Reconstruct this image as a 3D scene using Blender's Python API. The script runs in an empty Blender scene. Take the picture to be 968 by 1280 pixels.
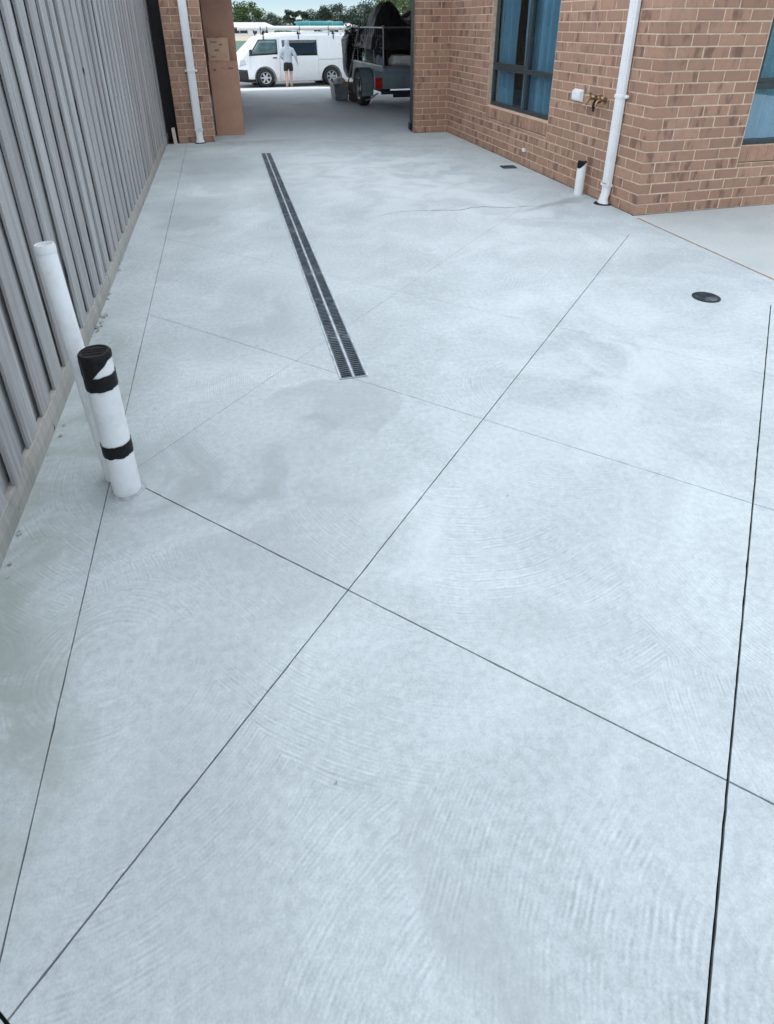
import bpy, bmesh, math, random
from mathutils import Vector, Matrix, noise as mnoise
R = math.radians
rnd = random.Random(7)
scn = bpy.context.scene
COL = scn.collection

# ------------------------------------------------------------------ camera
# x runs across the driveway, y along it towards the street, z up
CAM_H, PITCH, YAW, FPX, PPY = 1.4494, 26.568, 14.7, 768.3, 413.4
cd = bpy.data.cameras.new('camera')
cam = bpy.data.objects.new('camera', cd); COL.objects.link(cam)
cam.location = (0, 0, CAM_H)
cam.rotation_euler = (R(90 - PITCH), R(0.09), R(-YAW))
cd.sensor_fit = 'HORIZONTAL'; cd.sensor_width = 36.0
cd.lens = 36.0 * FPX / 968.0
cd.shift_y = (PPY - 640.0) / 968.0
cd.clip_start = 0.05; cd.clip_end = 3000
scn.camera = cam

# ------------------------------------------------------------------ sky, sun, exposure
SUN_EL, SUN_AZ = 68.0, -65.0          # azimuth clockwise from +y
w = bpy.data.worlds.new('World'); scn.world = w; w.use_nodes = True
nt = w.node_tree; nt.nodes.clear()
wo = nt.nodes.new('ShaderNodeOutputWorld'); bg = nt.nodes.new('ShaderNodeBackground')
sky = nt.nodes.new('ShaderNodeTexSky'); sky.sky_type = 'NISHITA'; sky.sun_disc = False
sky.sun_elevation = R(SUN_EL); sky.sun_rotation = R(SUN_AZ)
sky.air_density = 0.6; sky.dust_density = 0.0; sky.ozone_density = 3.0; sky.altitude = 0
bg.inputs['Strength'].default_value = 0.095
nt.links.new(sky.outputs['Color'], bg.inputs['Color']); nt.links.new(bg.outputs[0], wo.inputs[0])
sl = bpy.data.lights.new('sun', 'SUN'); sl.energy = 4.2; sl.angle = R(165); sl.color = (0.955, 0.985, 1.0)   # cloud-diffused
sun = bpy.data.objects.new('sun', sl); COL.objects.link(sun)
az, el = R(SUN_AZ), R(SUN_EL)
sdir = Vector((math.sin(az) * math.cos(el), math.cos(az) * math.cos(el), math.sin(el)))
sun.rotation_euler = (-sdir).to_track_quat('-Z', 'Y').to_euler(); sun.location = sdir * 60
vs = scn.view_settings
vs.view_transform = 'Standard'; vs.look = 'None'; vs.gamma = 1.0; vs.exposure = 0.36; vs.use_curve_mapping = False
scn.render.engine = 'CYCLES'
scn.cycles.use_denoising = True; scn.cycles.denoising_prefilter = 'FAST'
scn.cycles.max_bounces = 5; scn.cycles.diffuse_bounces = 4; scn.cycles.glossy_bounces = 3; scn.cycles.transparent_max_bounces = 8
scn.cycles.use_adaptive_sampling = True; scn.cycles.adaptive_threshold = 0.02
scn.cycles.caustics_reflective = False; scn.cycles.caustics_refractive = False

# ------------------------------------------------------------------ helpers: meshes
class MB:
    """collects geometry; build() links it as one mesh object"""
    def __init__(s): s.v = []; s.f = []
    def add(s, vs_, fs):
        n = len(s.v); s.v += [tuple(p) for p in vs_]; s.f += [tuple(i + n for i in q) for q in fs]; return s
    def box(s, lo, hi, M=None):
        x0, y0, z0 = lo; x1, y1, z1 = hi
        p = [(x0,y0,z0),(x1,y0,z0),(x1,y1,z0),(x0,y1,z0),(x0,y0,z1),(x1,y0,z1),(x1,y1,z1),(x0,y1,z1)]
        if M is not None: p = [M @ Vector(q) for q in p]
        return s.add(p, [(0,3,2,1),(4,5,6,7),(0,1,5,4),(1,2,6,5),(2,3,7,6),(3,0,4,7)])
    def tube(s, pts, rad, n=10, cap=True):
        pts = [Vector(p) for p in pts]; k = len(pts)
        if not isinstance(rad, (list, tuple)): rad = [rad] * k
        vs_, fs = [], []; prev = None
        for i, p in enumerate(pts):
            d = (pts[min(i+1,k-1)] - pts[max(i-1,0)]).normalized()
            if prev is None:
                a = Vector((0,0,1)) if abs(d.z) < .9 else Vector((1,0,0))
                u = d.cross(a).normalized()
            else:
                u = (prev - d * prev.dot(d)).normalized()
            prev = u; v = d.cross(u)
            for j in range(n):
                t = 2*math.pi*j/n
                vs_.append(p + (u*math.cos(t) + v*math.sin(t))*rad[i])
        for i in range(k-1):
            for j in range(n):
                a = i*n+j; b = i*n+(j+1) % n
                fs.append((a, b, b+n, a+n))
        if cap:
            fs.append(tuple(reversed(range(n)))); fs.append(tuple(range((k-1)*n, k*n)))
        return s.add(vs_, fs)
    def lathe(s, prof, n=24, M=None, close=False):
        """profile of (radius, height) about z"""
        vs_, fs = [], []; k = len(prof)
        for r, h in prof:
            for j in range(n):
                t = 2*math.pi*j/n; q = Vector((r*math.cos(t), r*math.sin(t), h))
                vs_.append(M @ q if M is not None else q)
        for i in range(k - (0 if close else 1)):
            for j in range(n):
                a = i*n+j; b = i*n+(j+1) % n; i2 = (i+1) % k
                fs.append((a, b, i2*n+(j+1) % n, i2*n+j))
        if not close:
            pass
        return s.add(vs_, fs)
    def prism(s, poly, h0, h1, M=None):
        """2-D outline in xy extruded along z, then transformed"""
        n = len(poly)
        p = [Vector((x, y, h0)) for x, y in poly] + [Vector((x, y, h1)) for x, y in poly]
        if M is not None: p = [M @ q for q in p]
        return s.add(p, [tuple(reversed(range(n))), tuple(range(n, 2*n))] + [(i, (i+1) % n, n+(i+1) % n, n+i) for i in range(n)])
    def grid(s, fn, nu, nv):
        vs_ = [fn(i/nu, j/nv) for i in range(nu+1) for j in range(nv+1)]
        return s.add(vs_, [(i*(nv+1)+j, (i+1)*(nv+1)+j, (i+1)*(nv+1)+j+1, i*(nv+1)+j+1) for i in range(nu) for j in range(nv)])
    def mesh(s, name, bevel=0, seg=1, smooth=False, recalc=True, merge=0):
        me = bpy.data.meshes.new(name); me.from_pydata(s.v, [], s.f); me.update()
        if bevel or recalc or merge:
            bm = bmesh.new(); bm.from_mesh(me)
            if merge: bmesh.ops.remove_doubles(bm, verts=bm.verts, dist=merge)
            if recalc: bmesh.ops.recalc_face_normals(bm, faces=bm.faces)
            if bevel:
                es = [e for e in bm.edges if len(e.link_faces) == 2 and e.calc_face_angle(0) > R(25)]
                bmesh.ops.bevel(bm, geom=es, offset=bevel, segments=seg, affect='EDGES', clamp_overlap=True)
            bm.to_mesh(me); bm.free()
        if smooth:
            me.shade_smooth()
            try: me.set_sharp_from_angle(angle=R(38))
            except Exception: pass
        return me
    def build(s, name, mat, parent=None, loc=(0,0,0), rot=(0,0,0), bevel=0, seg=1, smooth=False, recalc=True, merge=0, **tags):
        return link(name, s.mesh(name, bevel, seg, smooth, recalc, merge), mat, parent, loc, rot, **tags)

def link(name, me, mat, parent=None, loc=(0,0,0), rot=(0,0,0), **tags):
    o = bpy.data.objects.new(name, me); COL.objects.link(o)
    if mat is not None and len(me.materials) == 0: me.materials.append(mat)
    o.location = loc; o.rotation_euler = rot
    if parent is not None: o.parent = parent
    for k, v in tags.items(): o[k] = v
    return o

def empty(name, loc=(0,0,0), rz=0, **tags):
    o = bpy.data.objects.new(name, None); COL.objects.link(o); o.empty_display_size = .2
    o.location = loc; o.rotation_euler = (0, 0, rz)
    for k, v in tags.items(): o[k] = v
    return o

def B(lo, hi): return MB().box(lo, hi)

# image size of a point, only used to rank which bricks show largest
cw, sw = math.cos(R(PITCH)), math.sin(R(PITCH)); cy_, sy_ = math.cos(R(YAW)), math.sin(R(YAW))
FWD = Vector((sy_*cw, cy_*cw, -sw)); RGT = Vector((cy_, -sy_, 0)); UPV = RGT.cross(FWD)
def px(P):
    d = Vector(P) - Vector((0, 0, CAM_H)); z = d.dot(FWD)
    if z < .05: return None
    return (484 + FPX*d.dot(RGT)/z, PPY - FPX*d.dot(UPV)/z)

# ------------------------------------------------------------------ helpers: materials
def new_mat(name):
    m = bpy.data.materials.new(name); m.use_nodes = True
    t = m.node_tree; b = t.nodes['Principled BSDF']
    return m, t, b
def N(t, kind, **kw):
    n = t.nodes.new(kind)
    for k, v in kw.items():
        if k in n.inputs.keys(): n.inputs[k].default_value = v
        else: setattr(n, k, v)
    return n
def L(t, a, b): t.links.new(a, b)
def math_(t, op, a, b=None, clamp=False):
    n = t.nodes.new('ShaderNodeMath'); n.operation = op; n.use_clamp = clamp
    for i, x in enumerate((a, b)):
        if x is None: continue
        if isinstance(x, (int, float)): n.inputs[i].default_value = x
        else: L(t, x, n.inputs[i])
    return n.outputs[0]
def mapr(t, x, a, b, c=0., d=1., smooth=True):
    n = t.nodes.new('ShaderNodeMapRange'); n.clamp = True
    n.interpolation_type = 'SMOOTHSTEP' if smooth else 'LINEAR'
    L(t, x, n.inputs['Value'])
    for k, v in zip(('From Min','From Max','To Min','To Max'), (a, b, c, d)): n.inputs[k].default_value = v
    return n.outputs['Result']
def mixc(t, fac, a, b, blend='MIX'):
    n = t.nodes.new('ShaderNodeMix'); n.data_type = 'RGBA'; n.blend_type = blend; n.clamp_factor = True
    if isinstance(fac, (int, float)): n.inputs[0].default_value = fac
    else: L(t, fac, n.inputs[0])
    for i, x in ((6, a), (7, b)):
        if isinstance(x, tuple): n.inputs[i].default_value = (*x[:3], 1)
        else: L(t, x, n.inputs[i])
    return n.outputs[2]
def noise_(t, vec, scale, detail=4, rough=.55, w=None, dist=0):
    n = t.nodes.new('ShaderNodeTexNoise')
    if w is not None: n.noise_dimensions = '4D'; L(t, w, n.inputs['W'])
    n.inputs['Scale'].default_value = scale; n.inputs['Detail'].default_value = detail
    n.inputs['Roughness'].default_value = rough; n.inputs['Distortion'].default_value = dist
    if vec is not None: L(t, vec, n.inputs['Vector'])
    return n.outputs['Fac']
def vmap(t, vec, loc=(0,0,0), rot=(0,0,0), scale=(1,1,1)):
    n = t.nodes.new('ShaderNodeMapping')
    n.inputs['Location'].default_value = loc; n.inputs['Rotation'].default_value = rot; n.inputs['Scale'].default_value = scale
    L(t, vec, n.inputs['Vector']); return n.outputs[0]
def bump(t, b, h, strength=.3, dist=.002):
    n = t.nodes.new('ShaderNodeBump'); n.inputs['Strength'].default_value = strength; n.inputs['Distance'].default_value = dist
    L(t, h, n.inputs['Height']); L(t, n.outputs[0], b.inputs['Normal'])
def pos_(t): return t.nodes.new('ShaderNodeNewGeometry').outputs['Position']
def objc(t): return t.nodes.new('ShaderNodeTexCoord').outputs['Object']

def simple(name, col, rough=.5, metal=0., var=.12, scale=12., bumpk=0., coat=0., dirt=None, dirtk=.5, spec=.5):
    """plain surface with a little mottling, optional dirt colour gathered in noise patches"""
    m, t, b = new_mat(name); c = objc(t)
    f = noise_(t, c, scale, 5, .6)
    dark = tuple(x*(1-var) for x in col); lite = tuple(min(1, x*(1+var)) for x in col)
    o = mixc(t, mapr(t, f, .3, .7), dark, lite)
    if dirt:
        g = noise_(t, c, scale*.35, 7, .68)
        o = mixc(t, math_(t, 'MULTIPLY', mapr(t, g, .48, .72), dirtk), o, dirt)
    L(t, o, b.inputs['Base Color'])
    r = noise_(t, c, scale*2.3, 3); L(t, mapr(t, r, .2, .8, max(.02, rough-.1), min(1, rough+.1)), b.inputs['Roughness'])
    b.inputs['Metallic'].default_value = metal; b.inputs['Specular IOR Level'].default_value = spec
    b.inputs['Coat Weight'].default_value = coat; b.inputs['Coat Roughness'].default_value = .08
    if bumpk: bump(t, b, noise_(t, c, scale*3, 6), bumpk, .003)
    return m

def concrete_mat(name, lite=(.585,.645,.655), dark=(.315,.36,.37), swirl=1., stains=(), warm=None):
    m, t, b = new_mat(name); p = pos_(t)
    warpn = t.nodes.new('ShaderNodeTexNoise'); warpn.inputs['Scale'].default_value = 1.7; warpn.inputs['Detail'].default_value = 2
    L(t, p, warpn.inputs['Vector'])
    wv = t.nodes.new('ShaderNodeVectorMath'); wv.operation = 'MULTIPLY_ADD'
    L(t, warpn.outputs['Color'], wv.inputs[0]); wv.inputs[1].default_value = (.8,.8,0); 
    sub = t.nodes.new('ShaderNodeVectorMath'); sub.operation = 'SUBTRACT'; L(t, p, sub.inputs[0]); sub.inputs[1].default_value = (.4,.4,0)
    L(t, sub.outputs[0], wv.inputs[2]); wp = wv.outputs[0]
    big = noise_(t, p, .75, 3, .5); mid = noise_(t, wp, 2.6, 5, .66); fine = noise_(t, p, 42, 4, .75); grit = noise_(t, p, 210, 2, .7)
    f = math_(t, 'ADD', math_(t, 'MULTIPLY', mapr(t, big, .3, .7), .30), math_(t, 'MULTIPLY', mapr(t, mid, .3, .72), .34))
    f = math_(t, 'ADD', f, math_(t, 'MULTIPLY', mapr(t, fine, .30, .70, smooth=False), .46))
    # trowel sweeps: fans of fine arcs about scattered centres
    vor = t.nodes.new('ShaderNodeTexVoronoi'); vor.inputs['Scale'].default_value = 1.05
    L(t, vmap(t, wp, scale=(1,1,0)), vor.inputs['Vector'])
    dl = t.nodes.new('ShaderNodeVectorMath'); dl.operation = 'DISTANCE'
    ctr = t.nodes.new('ShaderNodeVectorMath'); ctr.operation = 'MULTIPLY_ADD'
    L(t, vor.outputs['Color'], ctr.inputs[0]); ctr.inputs[1].default_value = (.9,.9,0)
    L(t, vor.outputs['Position'], ctr.inputs[2])
    L(t, vmap(t, p, scale=(1,1,0)), dl.inputs[0]); L(t, ctr.outputs[0], dl.inputs[1])
    d = math_(t, 'ADD', dl.outputs['Value'], math_(t, 'MULTIPLY', noise_(t, p, 6, 2), .018))
    ring = math_(t, 'SINE', math_(t, 'MULTIPLY', d, 2*math.pi/.0082))
    ring2 = math_(t, 'SINE', math_(t, 'MULTIPLY', d, 2*math.pi/.0128))
    ring = math_(t, 'ADD', math_(t, 'MULTIPLY', ring, .6), math_(t, 'MULTIPLY', ring2, .4))
    gate = math_(t, 'MULTIPLY', mapr(t, noise_(t, p, 15, 3, .65), .36, .66), mapr(t, noise_(t, p, 1.9, 2), .36, .62))
    rg = math_(t, 'MULTIPLY', math_(t, 'MULTIPLY', ring, gate), swirl)
    f = math_(t, 'ADD', f, math_(t, 'MULTIPLY', rg, .30))
    f = math_(t, 'ADD', f, math_(t, 'MULTIPLY', math_(t, 'SUBTRACT', grit, .5), .70))
    col = mixc(t, math_(t, 'ADD', f, 0, True), dark, lite)
    if warm: col = mixc(t, mapr(t, noise_(t, p, .6, 3), .4, .65), col, warm)
    # stains: damp, algae and cement-milk marks with their own outline
    for (sx, sy, rx, ry, rot, k, tint, soft) in stains:
        q = vmap(t, wp, loc=(-sx, -sy, 0)); q = vmap(t, q, rot=(0,0,rot)); q = vmap(t, q, scale=(1/rx, 1/ry, 0))
        ln = t.nodes.new('ShaderNodeVectorMath'); ln.operation = 'LENGTH'; L(t, q, ln.inputs[0])
        mk = mapr(t, ln.outputs['Value'], 1.0, 1.0-soft)
        mk = math_(t, 'MULTIPLY', mk, mapr(t, mid, .38, .60, .15, 1.))
        col = mixc(t, math_(t, 'MULTIPLY', mk, k), col, tint)
    L(t, col, b.inputs['Base Color'])
    L(t, mapr(t, mid, .3, .7, .62, .82), b.inputs['Roughness']); b.inputs['Specular IOR Level'].default_value = .35
    h = math_(t, 'ADD', math_(t, 'MULTIPLY', fine, .8), math_(t, 'MULTIPLY', grit, .35))
    bump(t, b, h, .22, .0022)
    return m

def brick_mat(name, island):
    m, t, b = new_mat(name); c = objc(t)
    rn = (t.nodes.new('ShaderNodeNewGeometry').outputs['Random Per Island'] if island
          else t.nodes.new('ShaderNodeObjectInfo').outputs['Random'])
    w_ = math_(t, 'MULTIPLY', rn, 57.)
    base = t.nodes.new('ShaderNodeValToRGB'); L(t, rn, base.inputs[0])
    e = base.color_ramp.elements; e[0].position = 0; e[0].color = (.325,.192,.132,1); e[1].position = 1; e[1].color = (.455,.278,.19,1)
    for pp, cc in ((.25,(.41,.245,.166,1)), (.5,(.35,.207,.143,1)), (.75,(.43,.25,.168,1))):
        k = base.color_ramp.elements.new(pp); k.color = cc
    mott = noise_(t, c, 16, 5, .6, w_)
    col = mixc(t, mapr(t, mott, .3, .7, 0, .5), base.outputs[0], (.30,.185,.145))
    # kiln marks: darker upright bands on some bricks
    band = noise_(t, vmap(t, c, scale=(1,1,.34)), 10, 3, .55, math_(t, 'ADD', w_, 9.))
    col = mixc(t, math_(t, 'MULTIPLY', mapr(t, band, .52, .66), .78), col, (.165,.10,.075))
    spot = noise_(t, c, 34, 2, .5, math_(t, 'ADD', w_, 3.))
    col = mixc(t, math_(t, 'MULTIPLY', mapr(t, spot, .72, .8), .7), col, (.075,.045,.04))
    lite = noise_(t, c, 7, 4, .6, math_(t, 'ADD', w_, 21.))
    col = mixc(t, math_(t, 'MULTIPLY', mapr(t, lite, .58, .75), .30), col, (.53,.38,.31))
    L(t, col, b.inputs['Base Color']); b.inputs['Roughness'].default_value = .86; b.inputs['Specular IOR Level'].default_value = .25
    bump(t, b, noise_(t, c, 110, 5, .65), .35, .002)
    return m

def timber_mat(name, a=(.215,.215,.21), bcol=(.54,.545,.54)):
    m, t, b = new_mat(name); c = objc(t); rn = t.nodes.new('ShaderNodeObjectInfo').outputs['Random']
    w_ = math_(t, 'MULTIPLY', rn, 41.)
    g1 = noise_(t, vmap(t, c, scale=(60,60,1.3)), 1, 6, .65, w_); g2 = noise_(t, vmap(t, c, scale=(9,9,.5)), 1, 4, .6, w_)
    f = math_(t, 'ADD', math_(t, 'MULTIPLY', mapr(t, g1, .32, .66), .55), math_(t, 'MULTIPLY', mapr(t, g2, .3, .7), .45))
    col = mixc(t, f, a, bcol)
    col = mixc(t, mapr(t, rn, .3, 1., 0, .55), col, (.325,.305,.295))
    col = mixc(t, mapr(t, math_(t, 'FRACT', math_(t, 'MULTIPLY', rn, 7.3)), .4, 1., 0, .5), col, (.49,.495,.49))
    purp = noise_(t, vmap(t, c, scale=(5,5,.9)), 1, 3, .5, math_(t, 'ADD', w_, 5.))
    col = mixc(t, math_(t, 'MULTIPLY', mapr(t, purp, .55, .7), .35), col, (.30,.265,.275))
    kn = noise_(t, vmap(t, c, scale=(26,26,9)), 1, 1, .4, math_(t, 'ADD', w_, 13.))
    col = mixc(t, math_(t, 'MULTIPLY', mapr(t, kn, .74, .79), .9), col, (.05,.045,.042))
    L(t, col, b.inputs['Base Color']); b.inputs['Roughness'].default_value = .88; b.inputs['Specular IOR Level'].default_value = .2
    bump(t, b, g1, .45, .003)
    return m

def glass_mat(name, tint, refl=.0):
    m = bpy.data.materials.new(name); m.use_nodes = True; t = m.node_tree; t.nodes.clear()
    o = t.nodes.new('ShaderNodeOutputMaterial'); tr = t.nodes.new('ShaderNodeBsdfTransparent'); tr.inputs[0].default_value = (*tint, 1)
    gl = t.nodes.new('ShaderNodeBsdfGlossy'); gl.inputs['Roughness'].default_value = .015; gl.inputs[0].default_value = (.92,.96,1,1)
    lw = t.nodes.new('ShaderNodeLayerWeight'); lw.inputs[0].default_value = .5
    fr = math_(t, 'ADD', math_(t, 'MULTIPLY', math_(t, 'POWER', lw.outputs['Facing'], 5.), .94), .04)
    mx = t.nodes.new('ShaderNodeMixShader')
    L(t, math_(t, 'ADD', fr, refl, True), mx.inputs[0]); L(t, tr.outputs[0], mx.inputs[1]); L(t, gl.outputs[0], mx.inputs[2]); L(t, mx.outputs[0], o.inputs[0])
    return m

def leaf_mat(name, a, b_):
    m, t, b = new_mat(name); rn = t.nodes.new('ShaderNodeNewGeometry').outputs['Random Per Island']
    c = mixc(t, rn, a, b_)
    L(t, c, b.inputs['Base Color']); b.inputs['Roughness'].default_value = .6; b.inputs['Specular IOR Level'].default_value = .2
    try: b.inputs['Subsurface Weight'].default_value = 0
    except Exception: pass
    return m

def lawn_mat(name, a, b_):
    m, t, b = new_mat(name); p = pos_(t)
    f = math_(t, 'ADD', math_(t, 'MULTIPLY', noise_(t, p, .25, 5), .6), math_(t, 'MULTIPLY', noise_(t, p, 6, 6, .7), .4))
    L(t, mixc(t, mapr(t, f, .35, .65), a, b_), b.inputs['Base Color']); b.inputs['Roughness'].default_value = .9
    bump(t, b, noise_(t, p, 40, 5), .5, .02); return m

# stains on the driveway: x, y, rx, ry, rotation, strength, tint, softness
DAMP = (.28,.315,.32); ALG = (.25,.285,.255); PALE = (.60,.65,.66)
STAINS = [(-.66,1.8,.24,2.4,0,.75,ALG,.8), (-.30,1.9,.5,.40,.3,.75,DAMP,.7), (.15,1.72,.34,.5,.2,.6,DAMP,.7), (.36,2.12,.26,.26,.4,.5,DAMP,.18),
          (-.1,1.3,.35,.3,.2,.5,DAMP,.7), (.30,.52,.10,.22,.15,.42,DAMP,.5), (.55,.98,.22,.15,.6,.28,DAMP,.9), (-.25,.75,.3,.5,0,.4,DAMP,.9),
          (.45,4.8,.26,2.6,0,.45,DAMP,.9), (.05,3.2,.45,.7,.3,.5,DAMP,.7), (-.35,5.2,.4,1.2,0,.6,DAMP,.8), (-.1,7.2,.6,1.1,0,.6,DAMP,.7),
          (2.80,4.86,.60,.10,.05,.85,DAMP,.6), (.3,8.8,1.2,.40,0,.6,DAMP,.8),
          (1.6,2.2,.9,1.3,.5,.4,PALE,.9), (.40,1.42,.2,.33,.4,.5,PALE,.4), (2.3,5.2,.7,1.5,0,.4,PALE,.9), (1.75,6.6,1.3,2.0,0,.7,PALE,.7), (-.3,6.2,.35,.5,0,.5,PALE,.7)]
M_conc = concrete_mat('broomed_concrete', stains=STAINS)
M_conc_r = concrete_mat('older_concrete', lite=(.51,.55,.545), dark=(.39,.425,.425), swirl=.25, warm=(.50,.525,.51))
M_garfloor = concrete_mat('garage_concrete', lite=(.54,.60,.63), dark=(.39,.44,.465), swirl=.2,
                          stains=[(1.2,11.5,1.0,.5,.2,.4,DAMP,.8), (1.9,13.2,1.2,.5,0,.4,DAMP,.8)])
M_apron = concrete_mat('apron_concrete', lite=(.62,.62,.61), dark=(.5,.5,.49), swirl=0.)
M_dark = simple('dark_joint', (.03,.03,.032), .95, var=.3, scale=30)
M_brick = brick_mat('face_brick', False); M_brick_i = brick_mat('face_brick_joined', True)
M_mortar = simple('cream_mortar', (.61,.47,.345), .95, var=.14, scale=22, bumpk=.5, dirt=(.42,.32,.26), dirtk=.5)
M_timber = timber_mat('weathered_paling')
M_plinth = timber_mat('weathered_plinth', (.30,.30,.27), (.46,.45,.405))
M_white = simple('white_pvc', (.80,.82,.82), .38, var=.03, scale=22, dirt=(.55,.56,.53), dirtk=.55)
M_whitep = simple('white_gloss_paint', (.80,.815,.82), .3, var=.03, scale=5, dirt=(.62,.60,.56), dirtk=.25)
M_tape = simple('black_tape', (.008,.008,.009), .5, var=.3, scale=30, bumpk=.25, spec=.22)
M_alu = simple('charcoal_aluminium', (.045,.058,.064), .35, var=.1, scale=9, metal=.2)
M_glass = glass_mat('window_glass', (.68,.82,.88), .08)
M_curt = simple('curtain_fabric', (.60,.68,.72), .9, var=.06, scale=5)
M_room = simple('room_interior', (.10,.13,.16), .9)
M_steel = simple('galvanised_steel', (.34,.37,.385), .42, metal=.75, var=.2, scale=9, dirt=(.2,.19,.17), dirtk=.5)
M_trailer = simple('grey_trailer_paint', (.17,.235,.26), .45, var=.15, scale=4, dirt=(.16,.15,.13), dirtk=.5)
M_rubber = simple('tyre_rubber', (.022,.022,.023), .8, var=.25, scale=14, bumpk=.2)
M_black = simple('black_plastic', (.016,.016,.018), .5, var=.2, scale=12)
M_grate = simple('cast_grate', (.060,.085,.105), .45, metal=.3, var=.5, scale=10, dirt=(.36,.41,.44), dirtk=.85)
M_grateblack = simple('black_grate', (.02,.022,.025), .5, var=.4, scale=20)
M_brass = simple('brass', (.32,.22,.11), .35, metal=.9, var=.2, scale=60)
M_card = simple('cardboard', (.44,.255,.175), .9, var=.08, scale=4, dirt=(.36,.20,.135), dirtk=.5)
M_card2 = simple('pale_cardboard', (.53,.345,.235), .9, var=.08, scale=4, dirt=(.42,.26,.17), dirtk=.4)
M_print = simple('box_print', (.20,.12,.085), .9)
M_pine = simple('cut_pine', (.62,.52,.46), .85, var=.1, scale=20)
M_roof = simple('roof_sheet', (.14,.15,.16), .6, var=.1); M_soffit = simple('soffit_board', (.72,.73,.72), .8, var=.04)
M_soil = lawn_mat('lawn_turf', (.055,.095,.035), (.095,.135,.055))
M_park = lawn_mat('park_turf', (.05,.135,.085), (.07,.16,.10)); M_dry = lawn_mat('dry_field', (.42,.36,.25), (.50,.44,.32))
M_asph = simple('road_asphalt', (.16,.16,.16), .9, var=.15, scale=20)
M_vanw = simple('van_paint', (.82,.835,.84), .25, var=.015, scale=2, coat=.6)
M_vglass = simple('van_glass', (.012,.018,.02), .06, var=.2, scale=2, spec=.8)
M_vglassf = glass_mat('van_cab_glass', (.55,.72,.72), .06)
M_rim = simple('alloy_rim', (.62,.63,.64), .35, metal=.6, var=.06)
M_lamp = simple('headlight_lens', (.62,.66,.68), .15, var=.05, metal=.2); M_red = simple('red_lens', (.42,.018,.02), .2, var=.15)
M_teal = simple('teal_tarp', (.012,.20,.22), .55, var=.2, scale=3, dirt=(.12,.36,.37), dirtk=.4)
M_tarp = simple('black_tarp', (.012,.013,.014), .6, var=.4, scale=6, bumpk=.4)
M_hood = simple('grey_marle_fleece', (.42,.46,.52), .95, var=.14, scale=30, bumpk=.3)
M_shorts = simple('black_cotton', (.012,.012,.016), .9); M_skin = simple('skin', (.50,.30,.22), .6, var=.06, scale=20)
M_boot = simple('tan_suede', (.42,.31,.20), .9, var=.15, scale=20)
M_bark = simple('bark', (.14,.12,.10), .95, var=.3, scale=6)
M_wood = simple('tool_handle', (.40,.28,.17), .7, var=.2, scale=10); M_pink = simple('faded_red_handle', (.36,.16,.15), .6)
M_bag = simple('white_sack', (.70,.71,.72), .8, var=.08, scale=8)
M_render = simple('white_render', (.78,.78,.76), .9, var=.04); M_win = simple('dark_pane', (.03,.035,.04), .15)
M_bin = simple('grey_tub_plastic', (.20,.225,.235), .5, var=.15, scale=8, dirt=(.4,.4,.38), dirtk=.5)

# ================================================================== GROUND
def terrain():
    ys = [(-300,-.07), (-20,-.07), (16.4,-.07), (17.5,-.14), (24.0,-.69), (26,-.74), (60,-.80), (110,-.84), (160,-.9), (600,-1.2), (2500,-1.5)]
    xs = [-1500, -300, -60, -12, -.5, 3.9, 8, 20, 60, 300, 1500]
    v = [(x, y, z) for y, z in ys for x in xs]; n = len(xs)
    MB().add(v, [(j*n+i, j*n+i+1, (j+1)*n+i+1, (j+1)*n+i) for j in range(len(ys)-1) for i in range(n-1)]).build('ground', M_soil, recalc=False, kind='structure')
terrain()
def sheet(name, pts, mat, **k): return MB().add(pts, [tuple(range(len(pts)))]).build(name, mat, recalc=False, kind='structure', **k)
sheet('park_lawn', [(-200,34,-.765),(300,34,-.765),(300,104,-.825),(-200,104,-.825)], M_park)
sheet('dry_field', [(-200,104.2,-.823),(300,104.2,-.823),(300,172,-.89),(-200,172,-.89)], M_dry)
sheet('road', [(-120,25.0,-.712),(160,25.0,-.712),(160,33,-.73),(-120,33,-.73)], M_asph)

# ---- driveway: base sheet below, panels between saw cuts on top
drive = sheet('driveway', [(-.88,-6,-.024),(3.30,-6,-.024),(3.30,9.03,-.024),(-.88,9.03,-.024)], M_dark)
def clip(poly, n, off, keep, hw):
    out = []; k = len(poly)
    s = [(p[0]*n[0] + p[1]*n[1] - off)*keep - hw for p in poly]
    for i in range(k):
        a, b = poly[i], poly[(i+1) % k]; sa, sb = s[i], s[(i+1) % k]
        if sa >= 0: out.append(a)
        if (sa >= 0) != (sb >= 0):
            u = sa/(sa-sb); out.append((a[0]+(b[0]-a[0])*u, a[1]+(b[1]-a[1])*u))
    return out
def area(p): return abs(sum(p[i][0]*p[(i+1) % len(p)][1] - p[(i+1) % len(p)][0]*p[i][1] for i in range(len(p))))/2
def split(polys, line, hw):
    h, off = line; n = (math.cos(R(h)), -math.sin(R(h))); r = []
    for p in polys:
        for k in (1, -1):
            q = clip(p, n, off, k, hw)
            if len(q) > 2 and area(q) > 2e-4: r.append(q)
    return r
def panel(poly, name, mat, parent, jit=.0005, top=0.):
    pts = []
    for i in range(len(poly)):
        a, b = Vector(poly[i]), Vector(poly[(i+1) % len(poly)]); ln = (b-a).length
        n = max(1, min(140, int(ln/.03))); nn = Vector(((b-a).y, -(b-a).x)).normalized() if ln > 1e-6 else Vector((0,0))
        for k in range(n):
            e = jit*(rnd.random()-.5)*2 if 0 < k < n else 0
            if rnd.random() < .03 and 0 < k < n: e -= jit*2.2*(1 if jit else 0)
            q = a + (b-a)*k/n + nn*e; pts.append((q.x, q.y))
    return MB().prism(pts, top-.020, top).build(name, mat, parent)
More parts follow.
